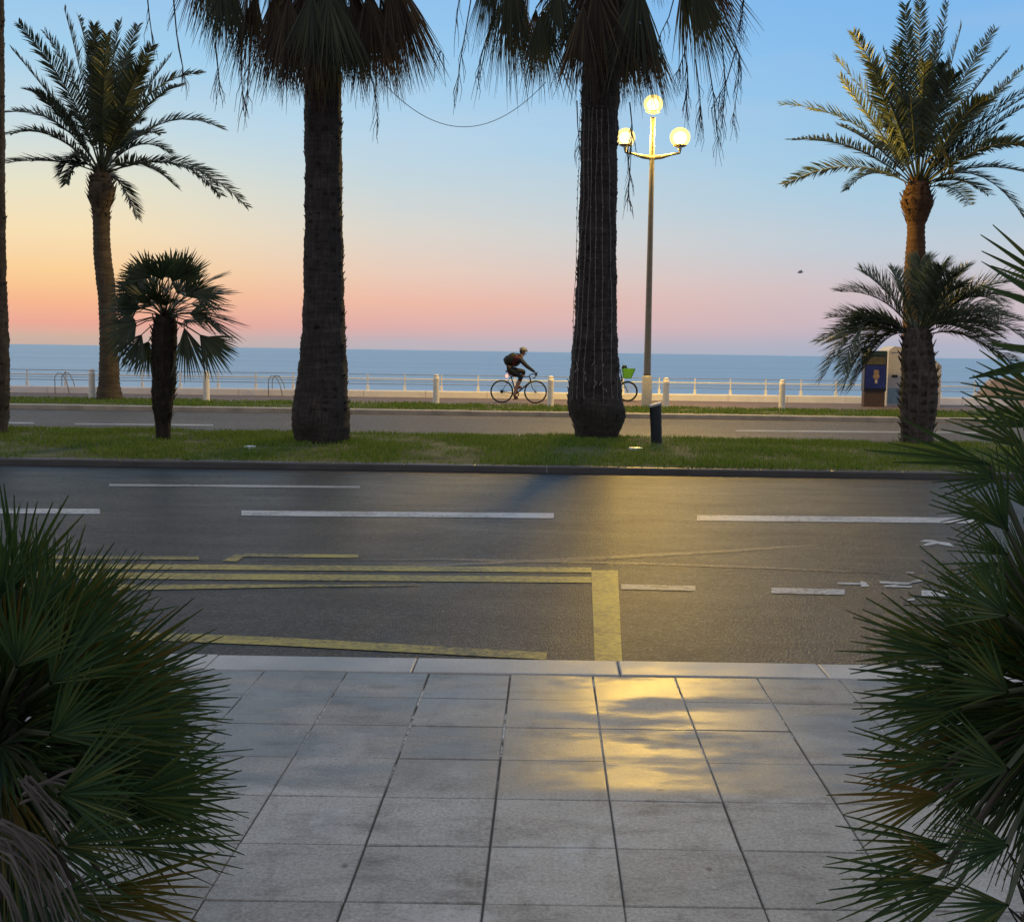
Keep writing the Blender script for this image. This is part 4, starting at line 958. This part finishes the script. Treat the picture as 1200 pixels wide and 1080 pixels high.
mb = MB(); mb.box((x0 + 0.05, d - 0.014, zr(416.5)), (x1 - 0.02, d - 0.003, zr(412)), 0); mb.build('header', TEAL, root)
mb = MB(); mb.lathe([(-0.03, 0.02), (0, 0.04), (0.03, 0.02)], (x0 + 0.1, d - 0.03, zr(415.5)), 10); mb.build('lamp', PALE, root)
xa, xb = D(1040.5, 440, 38.2).x, D(1103, 440, 38.2).x; dd = 38.2
def zq(v): return D(1070, v, dd).z
WCAB = plain('cream_cabin_paint', (0.52, 0.51, 0.52), 0.55, var=0.08, scale=3, bump=0.05)
root = thing('beach_cabin', 'cream beach cabin mostly hidden behind the jelly palm trunk, beside the blue poster', 'cabin', ((xa + xb) / 2, dd, ZP))
mb = MB(); prf = [(xa, ZP), (xa, zq(411)), (xa + 0.18, zq(406)), (xb - 0.6, zq(410)), (xb, zq(428)), (xb, ZP)]
A = [V((x_, dd, z_)) for x_, z_ in prf]; Bk = [p + V((0, 1.2, 0)) for p in A]; n = len(A); mb.v += [tuple(p) for p in A + Bk]
mb.f.append(tuple(range(n))); mb.f.append(tuple(range(2 * n - 1, n - 1, -1))); mb.m += [0, 0]
for k in range(n): mb.f.append((k, n + k, n + (k + 1) % n, (k + 1) % n)); mb.m.append(0)
mb.build('body', WCAB, root)
mb = MB(); mb.box((xa + 0.05, dd - 0.02, zq(413)), (xa + 0.5, dd - 0.003, zq(411.6)), 0); mb.build('trim', PALE, root)
mb = MB(); mb.box((xa + 0.12, dd - 0.02, zq(442.5)), (xa + 0.30, dd - 0.003, zq(439.5)), 0); mb.build('slot', NAVY, root)
mb = MB(); mb.box((xa + 0.02, dd - 0.012, ZP + 0.1), (xa + 0.55, dd - 0.003, zq(455)), 0); mb.build('lower_panel', plain('sky_blue_panel', (0.22, 0.36, 0.45), 0.4), root)

# ------------------------------------------------------------------ bicycles
TYRE = plain('tyre_rubber', (0.012, 0.012, 0.013), 0.7); RIM = plain('rim_metal', (0.10, 0.10, 0.11), 0.4, 0.6); SPOKE = plain('spoke_steel', (0.30, 0.30, 0.31), 0.4, 0.5)
FRAME = plain('dark_frame_paint', (0.014, 0.020, 0.026), 0.35); SADM = plain('saddle_black', (0.01, 0.01, 0.011), 0.6); RED = mat_emit('red_rear_light', (1.0, 0.16, 0.10), 5.0)
CHAIN = plain('chain_steel', (0.06, 0.06, 0.065), 0.4, 0.7)
def wheel(root, ox, oy, ax, z, rad, rt, spokes, spm=SPOKE, rimm=RIM):
    cx = ox + ax
    mb = MB(); n = 40; ns = 8
    rows = [[(cx + (rad - rt + rt * math.cos(b_)) * math.cos(a), oy + rt * math.sin(b_), z + (rad - rt + rt * math.cos(b_)) * math.sin(a)) for b_ in [6.2832 * j / ns for j in range(ns)]] for a in [6.28319 * k / n for k in range(n + 1)]]
    mb.grid(rows); wh = mb.build('wheel', TYRE, root, True)
    mb = MB(); r2 = rad - rt * 1.9
    rows = [[(cx + (r2 + dr) * math.cos(a), oy + dy_, z + (r2 + dr) * math.sin(a)) for dr, dy_ in ((0.012, -0.01), (0.012, 0.01), (-0.012, 0.008), (-0.012, -0.008))] for a in [6.28319 * k / n for k in range(n + 1)]]
    mb.grid(rows); sub('rim', mb, rimm, root, wh)
    mb = MB()
    for k in range(spokes):
        a = 6.2832 * k / spokes; s_ = 0.025 if k % 2 else -0.025; a2 = a + (0.5 if k % 4 < 2 else -0.5)
        mb.tube([(cx + 0.02 * math.cos(a2), oy + s_, z + 0.02 * math.sin(a2)), (cx + r2 * math.cos(a), oy, z + r2 * math.sin(a))], 0.0025, 3, 0, False)
    mb.tube([(cx, oy - 0.05, z), (cx, oy + 0.05, z)], 0.028, 10); sub('spokes', mb, spm, root, wh)
    return wh

KX = D(588, 462, 36.2).x; BY = 36.2; BZ = ZP         # rear axle
def bp(x, z, y=0.0): return V((KX + x, BY + y, BZ + z))
root = thing('bicycle', 'dark racing bicycle ridden along the promenade, red light glowing at its back', 'bicycle', (KX + 0.5, BY, BZ))
wheel(root, KX, BY, 0.0, BZ + 0.345, 0.345, 0.018, 24); wheel(root, KX, BY, 1.01, BZ + 0.345, 0.345, 0.018, 24)
BB, ST, HT, HB, RA, FA = bp(0.43, 0.28), bp(0.27, 0.80), bp(0.83, 0.80), bp(0.86, 0.66), bp(0, 0.345), bp(1.01, 0.345)
mb = MB()
mb.tube([BB, ST], 0.018, 8); mb.tube([ST, HT], 0.018, 8); mb.tube([HB, BB], 0.022, 8); mb.tube([HT, HB], 0.022, 8)
for s_ in (-0.05, 0.05):
    mb.tube([BB + V((0, s_ * 0.6, 0)), RA + V((0, s_, 0))], 0.010, 6); mb.tube([ST + V((0, s_ * 0.4, 0)), RA + V((0, s_, 0))], 0.008, 6)
    mb.tube([HB + V((0, s_, -0.02)), HB + V((0.05, s_, -0.18)), FA + V((0, s_, 0))], [0.012, 0.011, 0.009], 6)
mb.build('frame', FRAME, root, True)
mb = MB(); mb.tube([ST, bp(0.235, 0.93)], 0.013, 8); mb.build('seat_post', FRAME, root, True)
mb = MB(); S0 = bp(0.23, 0.94)
rows = [[S0 + V((dx_, w_ * math.cos(a), h_ * math.sin(a) + 0.01)) for a in [6.2832 * j / 10 for j in range(10)]] for dx_, w_, h_ in ((-0.13, 0.03, 0.012), (-0.11, 0.07, 0.025), (-0.04, 0.065, 0.025), (0.05, 0.03, 0.02), (0.14, 0.018, 0.015), (0.15, 0.008, 0.006))]
mb.grid(rows); mb.build('saddle', SADM, root, True)
mb = MB(); ST2 = bp(0.815, 0.85); mb.tube([HT, ST2, bp(0.90, 0.88)], 0.014, 8)
for s_ in (-1, 1):
    mb.tube([bp(0.90, 0.88, 0), bp(0.90, 0.88, 0.20 * s_), bp(0.97, 0.88, 0.21 * s_), bp(1.01, 0.84, 0.21 * s_), bp(0.99, 0.77, 0.22 * s_), bp(0.92, 0.75, 0.22 * s_)], 0.012, 8)
    mb.tube([bp(0.99, 0.875, 0.21 * s_), bp(1.04, 0.90, 0.21 * s_), bp(1.055, 0.95, 0.21 * s_)], [0.018, 0.017, 0.012], 8)
    mb.tube([bp(1.035, 0.90, 0.21 * s_), bp(1.05, 0.82, 0.21 * s_)], 0.006, 5)
mb.build('handlebar', SADM, root, True)
PD1, PD2 = bp(0.43 - 0.06, 0.28 - 0.155, -0.12), bp(0.43 + 0.06, 0.28 + 0.155, 0.12)
mb = MB(); n = 24
mb.grid([[(BB.x + r_ * math.cos(a), BB.y - 0.045 + dy_, BB.z + r_ * math.sin(a)) for r_, dy_ in ((0.085, -0.003), (0.095, 0), (0.085, 0.003), (0.06, 0.002), (0.06, -0.002))] for a in [6.28319 * k / n for k in range(n + 1)]])
mb.tube([BB + V((0, -0.06, 0)), PD1 + V((0, 0.05, 0))], [0.014, 0.010], 6); mb.tube([BB + V((0, 0.06, 0)), PD2 - V((0, 0.05, 0))], [0.014, 0.010], 6); mb.build('crankset', CHAIN, root, True)
for P in (PD1, PD2):
    mb = MB(); mb.box((P.x - 0.045, P.y - 0.045, P.z - 0.012), (P.x + 0.045, P.y + 0.045, P.z + 0.012), 0, 0.004); mb.build('pedal', SADM, root)
mb = MB(); mb.tube([BB + V((0, -0.045, 0.092)), RA + V((0, -0.045, 0.035))], 0.005, 4); mb.tube([BB + V((0, -0.045, -0.092)), RA + V((0.05, -0.045, -0.12)), RA + V((-0.01, -0.045, -0.035))], 0.005, 4)
mb.lathe([(-0.01, 0.045), (0, 0.05), (0.01, 0.045)], (0, 0, 0), 14); k = 3 * 14
mb.v[-k:] = [(RA.x + a, RA.y - 0.045 + c_, RA.z + b_) for a, b_, c_ in mb.v[-k:]]
mb.build('chain', CHAIN, root)
mb = MB(); L0 = bp(0.145, 0.81); mb.lathe([(-0.045, 0.014), (-0.035, 0.034), (0.035, 0.034), (0.045, 0.014)], L0, 12); mb.build('rear_light', RED, root, True)

# ------------------------------------------------------------------ the rider
SKIN = plain('skin', (0.26, 0.16, 0.115), 0.55, var=0.08); JACK = plain('maroon_jacket', (0.075, 0.008, 0.013), 0.7, var=0.25); SLV = plain('navy_sleeve', (0.004, 0.006, 0.018), 0.7, var=0.25)
SHORT = plain('dark_shorts', (0.006, 0.008, 0.011), 0.7); SHOE = plain('brown_red_shoe', (0.075, 0.028, 0.022), 0.6); HELM = plain('grey_helmet', (0.16, 0.155, 0.14), 0.4); HAIR = plain('dark_hair', (0.02, 0.015, 0.012), 0.7)
VIS = plain('dark_visor', (0.02, 0.022, 0.022), 0.25); PACK = plain('black_pack', (0.006, 0.008, 0.011), 0.7)
root = thing('person', 'cyclist in helmet, dark maroon jacket and shorts, bent over the handlebars of a racing bicycle', 'person', (KX + 0.35, BY, BZ))
J = {}
def joint(n_, x, z, y, r1, r2=None): J[n_] = (bp(x, z, y) - V(root.location), (r1, r2 or r1))
joint('pel', 0.21, 1.00, 0, 0.155, 0.18); joint('wai', 0.26, 1.13, 0, 0.155, 0.18); joint('che', 0.38, 1.27, 0, 0.165, 0.20); joint('sho', 0.50, 1.355, 0, 0.125, 0.15); joint('nek', 0.575, 1.425, 0, 0.065); joint('hd0', 0.605, 1.475, 0, 0.08)
joint('hd1', 0.63, 1.545, 0, 0.092, 0.078); joint('hd2', 0.63, 1.61, 0, 0.07)
for s_, nm in ((-1, 'R'), (1, 'L')):
    joint('s' + nm, 0.53, 1.32, 0.17 * s_, 0.078); joint('e' + nm, 0.74, 1.11, 0.235 * s_, 0.058); joint('w' + nm, 0.915, 0.985, 0.215 * s_, 0.042); joint('h' + nm, 0.985, 0.935, 0.21 * s_, 0.036, 0.022)
    joint('t' + nm, 0.25, 0.96, 0.10 * s_, 0.12)
joint('kR', 0.585, 0.80, -0.115, 0.078); joint('cR', 0.475, 0.56, -0.118, 0.068); joint('aR', 0.375, 0.235, -0.12, 0.045); joint('fR', 0.43, 0.155, -0.12, 0.034, 0.044); joint('zR', 0.50, 0.15, -0.12, 0.024, 0.036)
joint('kL', 0.67, 0.955, 0.115, 0.078); joint('cL', 0.585, 0.78, 0.118, 0.058); joint('aL', 0.475, 0.535, 0.12, 0.036); joint('fL', 0.53, 0.465, 0.12, 0.034, 0.044); joint('zL', 0.60, 0.475, 0.12, 0.024, 0.036)
names = list(J); me = bpy.data.meshes.new('body')
E = [('pel', 'wai'), ('wai', 'che'), ('che', 'sho'), ('sho', 'nek'), ('nek', 'hd0'), ('hd0', 'hd1'), ('hd1', 'hd2')]
for nm in 'RL': E += [('sho', 's' + nm), ('s' + nm, 'e' + nm), ('e' + nm, 'w' + nm), ('w' + nm, 'h' + nm), ('pel', 't' + nm), ('t' + nm, 'k' + nm), ('k' + nm, 'c' + nm), ('c' + nm, 'a' + nm), ('a' + nm, 'f' + nm), ('f' + nm, 'z' + nm)]
me.from_pydata([tuple(J[n_][0]) for n_ in names], [(names.index(a), names.index(b_)) for a, b_ in E], [])
tmp = bpy.data.objects.new('body_skeleton', me); C.objects.link(tmp)
sk = tmp.modifiers.new('skin', 'SKIN'); sk.use_smooth_shade = True
for i, n_ in enumerate(names):
    sv = me.skin_vertices[0].data[i]; sv.radius = J[n_][1]; sv.use_root = (n_ == 'pel')
ss = tmp.modifiers.new('subd', 'SUBSURF'); ss.levels = 2; ss.render_levels = 2
dg = bpy.context.evaluated_depsgraph_get(); dg.update()
bm_ = bpy.data.meshes.new_from_object(tmp.evaluated_get(dg)); bpy.data.objects.remove(tmp, do_unlink=True)
# five bent fingers and a thumb-side grip on each hand, joined into the same body mesh
mb = MB(); rl = V(root.location)
mb.v = [tuple(v.co + rl) for v in bm_.vertices]; mb.f = [tuple(p.vertices) for p in bm_.polygons]
segs = [(J[a][0], J[b_][0], b_) for a, b_ in E]
def region(c):
    best, bn = 1e9, 'wai'
    for a, b_, n_ in segs:
        ab = b_ - a; t = max(0, min(1, (c - a).dot(ab) / ab.length_squared)); q = (a + ab * t - c).length
        if q < best: best, bn = q, n_ + ('+' if t > 0.55 else '-')
    return bn
def matid(bn):
    k = bn[0]; full = bn[:-1]; late = bn[-1] == '+'
    if full.startswith('hd'): return 0
    if full == 'nek': return 0 if late else 1
    if full in ('wai', 'che', 'sho'): return 1
    if k == 's': return 1
    if k == 'e' or k == 'w': return 2
    if k == 'h': return 2
    if k == 't' or k == 'k': return 3
    if k == 'c': return 3 if not late else 0
    if k == 'a': return 0
    return 4
for p in bm_.polygons: mb.m.append(matid(region(p.center)))
for s_ in (-1, 1):
    for k in range(4):
        yo = 0.21 * s_ + (k - 1.5) * 0.0; xo = 0.985 + 0.014 * k; L = (0.9, 1.05, 1.0, 0.8)[k]
        mb.tube([bp(xo, 0.935 - 0.012 * k, yo - 0.026 * s_ * -1), bp(xo + 0.018, 0.915 - 0.012 * k, yo + 0.036 * s_), bp(xo + 0.022, 0.885 - 0.012 * k, yo + 0.022 * s_ * L), bp(xo + 0.018, 0.870 - 0.012 * k, yo - 0.01 * s_)], [0.011, 0.011, 0.010, 0.008], 6, 2)
    mb.tube([bp(0.96, 0.945, 0.195 * s_), bp(0.985, 0.93, 0.18 * s_), bp(1.01, 0.90, 0.185 * s_)], [0.013, 0.012, 0.009], 6, 2)
# nose, ears, brow and chin
mb.tube([bp(0.718, 1.56, 0), bp(0.745, 1.53, 0), bp(0.728, 1.52, 0)], [0.010, 0.014, 0.012], 6, 0)
for s_ in (-1, 1): mb.tube([bp(0.612, 1.56, 0.076 * s_), bp(0.604, 1.54, 0.088 * s_), bp(0.61, 1.51, 0.078 * s_)], [0.014, 0.017, 0.010], 6, 0)
mb.tube([bp(0.692, 1.47, -0.02), bp(0.704, 1.47, 0), bp(0.692, 1.47, 0.02)], [0.014, 0.02, 0.014], 6, 0)
body = mb.build('body', [SKIN, JACK, SLV, SHORT, SHOE], root, True)
def shell(c, rx, ry, rz, lo, name, m, tilt=0.0):
    mb = MB(); rows = []
    for j in range(9):
        e = lo + (math.pi / 2 - lo) * j / 8
        row = []
        for a in [6.2832 * k / 18 for k in range(18)]:
            x_, y_, z_ = rx * math.cos(e) * math.cos(a), ry * math.cos(e) * math.sin(a), rz * math.sin(e)
            row.append(c + V((x_ * math.cos(tilt) + z_ * math.sin(tilt), y_, z_ * math.cos(tilt) - x_ * math.sin(tilt))))
        rows.append(row)
    mb.grid(rows); return mb.build(name, m, root, True)
shell(bp(0.63, 1.58), 0.128, 0.098, 0.098, -0.12, 'helmet', HELM, 0.28)
shell(bp(0.602, 1.545), 0.088, 0.089, 0.09, -0.6, 'hair', HAIR, -0.5)
mb = MB(); mb.tube([bp(0.672, 1.557, -0.08), bp(0.714, 1.557, -0.05), bp(0.728, 1.557, 0), bp(0.714, 1.557, 0.05), bp(0.672, 1.557, 0.08)], 0.017, 6); mb.build('glasses', VIS, root, True)
# backpack
root = thing('backpack', 'black backpack on the back of the cyclist', 'backpack', bp(0.34, 1.30))
mb = MB(); ax = (bp(0.42, 1.46) - bp(0.20, 1.18)).normalized(); up = V((-ax.z, 0, ax.x)); rows = []
for t, h_, w_ in ((-0.02, 0.04, 0.06), (0.0, 0.12, 0.13), (0.08, 0.20, 0.165), (0.2, 0.22, 0.17), (0.32, 0.18, 0.16), (0.40, 0.10, 0.12), (0.43, 0.03, 0.05)):
    c = bp(0.19, 1.10) + ax * t + up * (0.07)
    rows.append([c + V((0, 1, 0)) * (w_ * (abs(math.cos(a)) ** 0.6) * (1 if math.cos(a) > 0 else -1)) + up * (0.02 + h_ * 0.62 * (abs(math.sin(a)) ** 0.6) * (1 if math.sin(a) > 0 else -1)) for a in [6.2832 * j / 16 for j in range(16)]])
i = mb.grid(rows); mb.f.append(tuple(range(i, i + 16))); mb.m.append(0); e = len(mb.v) - 16; mb.f.append(tuple(range(e, e + 16))); mb.m.append(0); mb.build('bag', PACK, root, True)
mb = MB(); c = bp(0.19, 1.10) + up * 0.165
mb.tube([c + ax * 0.03, c + ax * 0.07 + up * 0.02, c + ax * 0.2 + up * 0.02, c + ax * 0.24], [0.03, 0.07, 0.07, 0.03], 10); mb.build('pocket', PACK, root, True)
for s_ in (-1, 1):
    mb = MB(); mb.tube([bp(0.42, 1.48, 0.10 * s_), bp(0.54, 1.46, 0.13 * s_), bp(0.60, 1.33, 0.17 * s_), bp(0.48, 1.16, 0.20 * s_), bp(0.28, 1.08, 0.18 * s_)], 0.018, 6); mb.build('strap', PACK, root, True)

# parked bicycle with a green basket, most of it behind the light-strung palm
KX = D(735.5, 454, 38.6).x - 1.0; BY = 38.6; BZ = ZP
root = thing('bicycle', 'parked bicycle with a bright green front basket, mostly hidden behind the light-strung palm', 'bicycle', (KX + 0.5, BY, BZ))
GRN = plain('bright_green_basket', (0.10, 0.36, 0.045), 0.5, var=0.15); SPW = plain('white_spoke', (0.55, 0.56, 0.55), 0.4)
wheel(root, KX, BY, 0.0, BZ + 0.33, 0.33, 0.026, 20, SPW); wheel(root, KX, BY, 1.0, BZ + 0.33, 0.33, 0.026, 28, SPW)
BB, ST, HT, HB, RA, FA = bp(0.42, 0.27), bp(0.28, 0.70), bp(0.78, 0.86), bp(0.82, 0.68), bp(0, 0.33), bp(1.0, 0.33)
mb = MB(); mb.tube([BB, ST], 0.02, 8); mb.tube([ST + V((0.02, 0, -0.1)), HB], 0.02, 8); mb.tube([HB, BB], 0.024, 8); mb.tube([HT, HB], 0.024, 8)
for s_ in (-0.06, 0.06):
    mb.tube([BB, RA + V((0, s_, 0))], 0.011, 6); mb.tube([ST, RA + V((0, s_, 0))], 0.010, 6); mb.tube([HB + V((0, s_, -0.02)), FA + V((0, s_, 0))], 0.012, 6)
mb.build('frame', FRAME, root, True)
mb = MB(); mb.tube([ST, bp(0.25, 0.88)], 0.014, 8); mb.build('seat_post', FRAME, root, True)
mb = MB(); S0 = bp(0.25, 0.90); rows = [[S0 + V((dx_, w_ * math.cos(a), h_ * math.sin(a))) for a in [6.2832 * j / 10 for j in range(10)]] for dx_, w_, h_ in ((-0.13, 0.03, 0.02), (-0.10, 0.09, 0.035), (-0.03, 0.08, 0.03), (0.06, 0.035, 0.02), (0.14, 0.012, 0.012))]
mb.grid(rows); mb.build('saddle', SADM, root, True)
mb = MB(); mb.tube([HT, bp(0.76, 1.0)], 0.014, 8); mb.tube([bp(0.62, 1.03, -0.28), bp(0.72, 1.04, -0.24), bp(0.77, 1.0, 0), bp(0.72, 1.04, 0.24), bp(0.62, 1.03, 0.28)], 0.013, 8); mb.build('handlebar', SADM, root, True)
mb = MB(); c0 = bp(0.98, 0.74)
rows = []
for z_, sx_, sy_ in ((0, 0.12, 0.14), (0.02, 0.13, 0.15), (0.26, 0.20, 0.19), (0.32, 0.21, 0.20)):
    rows.append([(c0.x + 0.0 + sx_ * cx_ + z_ * 0.12, c0.y + sy_ * cy_, c0.z + z_) for cx_, cy_ in ((-1, -0.8), (-0.8, -1), (0.8, -1), (1, -0.8), (1, 0.8), (0.8, 1), (-0.8, 1), (-1, 0.8))])
i = mb.grid(rows); mb.f.append(tuple(range(i, i + 8))); mb.m.append(0); mb.build('basket', GRN, root)
mb = MB(); mb.tube([bp(0.82, 1.04), bp(0.86, 1.12), bp(0.92, 1.13), bp(0.95, 1.06)], [0.04, 0.055, 0.05, 0.03], 8); mb.build('phone_holder', FRAME, root, True)
mb = MB(); mb.tube([bp(0.42, 0.25, 0.1), bp(0.36, 0.03, 0.25)], 0.010, 6); mb.build('kickstand', CHAIN, root, True)

# ------------------------------------------------------------------ cable between the tall palms, and a gull
mb = MB(); A, B_, Cc = D(452, 100, 19.7), D(545, 199, 20.4), D(640, 96, 21.0)
mb.tube([A * (1 - t) ** 2 + B_ * 2 * t * (1 - t) + Cc * t * t for t in [k / 24 for k in range(25)]], 0.006, 5, 0)
tag(mb.build('hanging_cable', WIRE, loc=tuple(A)), 'thin dark cable sagging between the two tall fan palms', 'cable')
p = D(938, 319.5, 90); mb = MB()
mb.tube([p + V((-0.22, 0, 0)), p + V((-0.08, 0, 0.02)), p + V((0.1, 0, 0.03)), p + V((0.22, 0, 0.05))], [0.02, 0.07, 0.06, 0.02], 8)
BIRD = plain('grey_feather', (0.22, 0.22, 0.23), 0.8)
root = thing('seagull', 'tiny grey gull flying in the sky left of the right date palm', 'bird', p)
mb.build('body', BIRD, root, True)
for s_ in (-1, 1):
    mb = MB(); q = [p + V((0.02, 0.06 * s_, 0.04)), p + V((0.03, 0.30 * s_, 0.16)), p + V((-0.05, 0.62 * s_, 0.08))]
    mb.tube(q, [0.05, 0.04, 0.008], 6); mb.build('wing', BIRD, root, True)
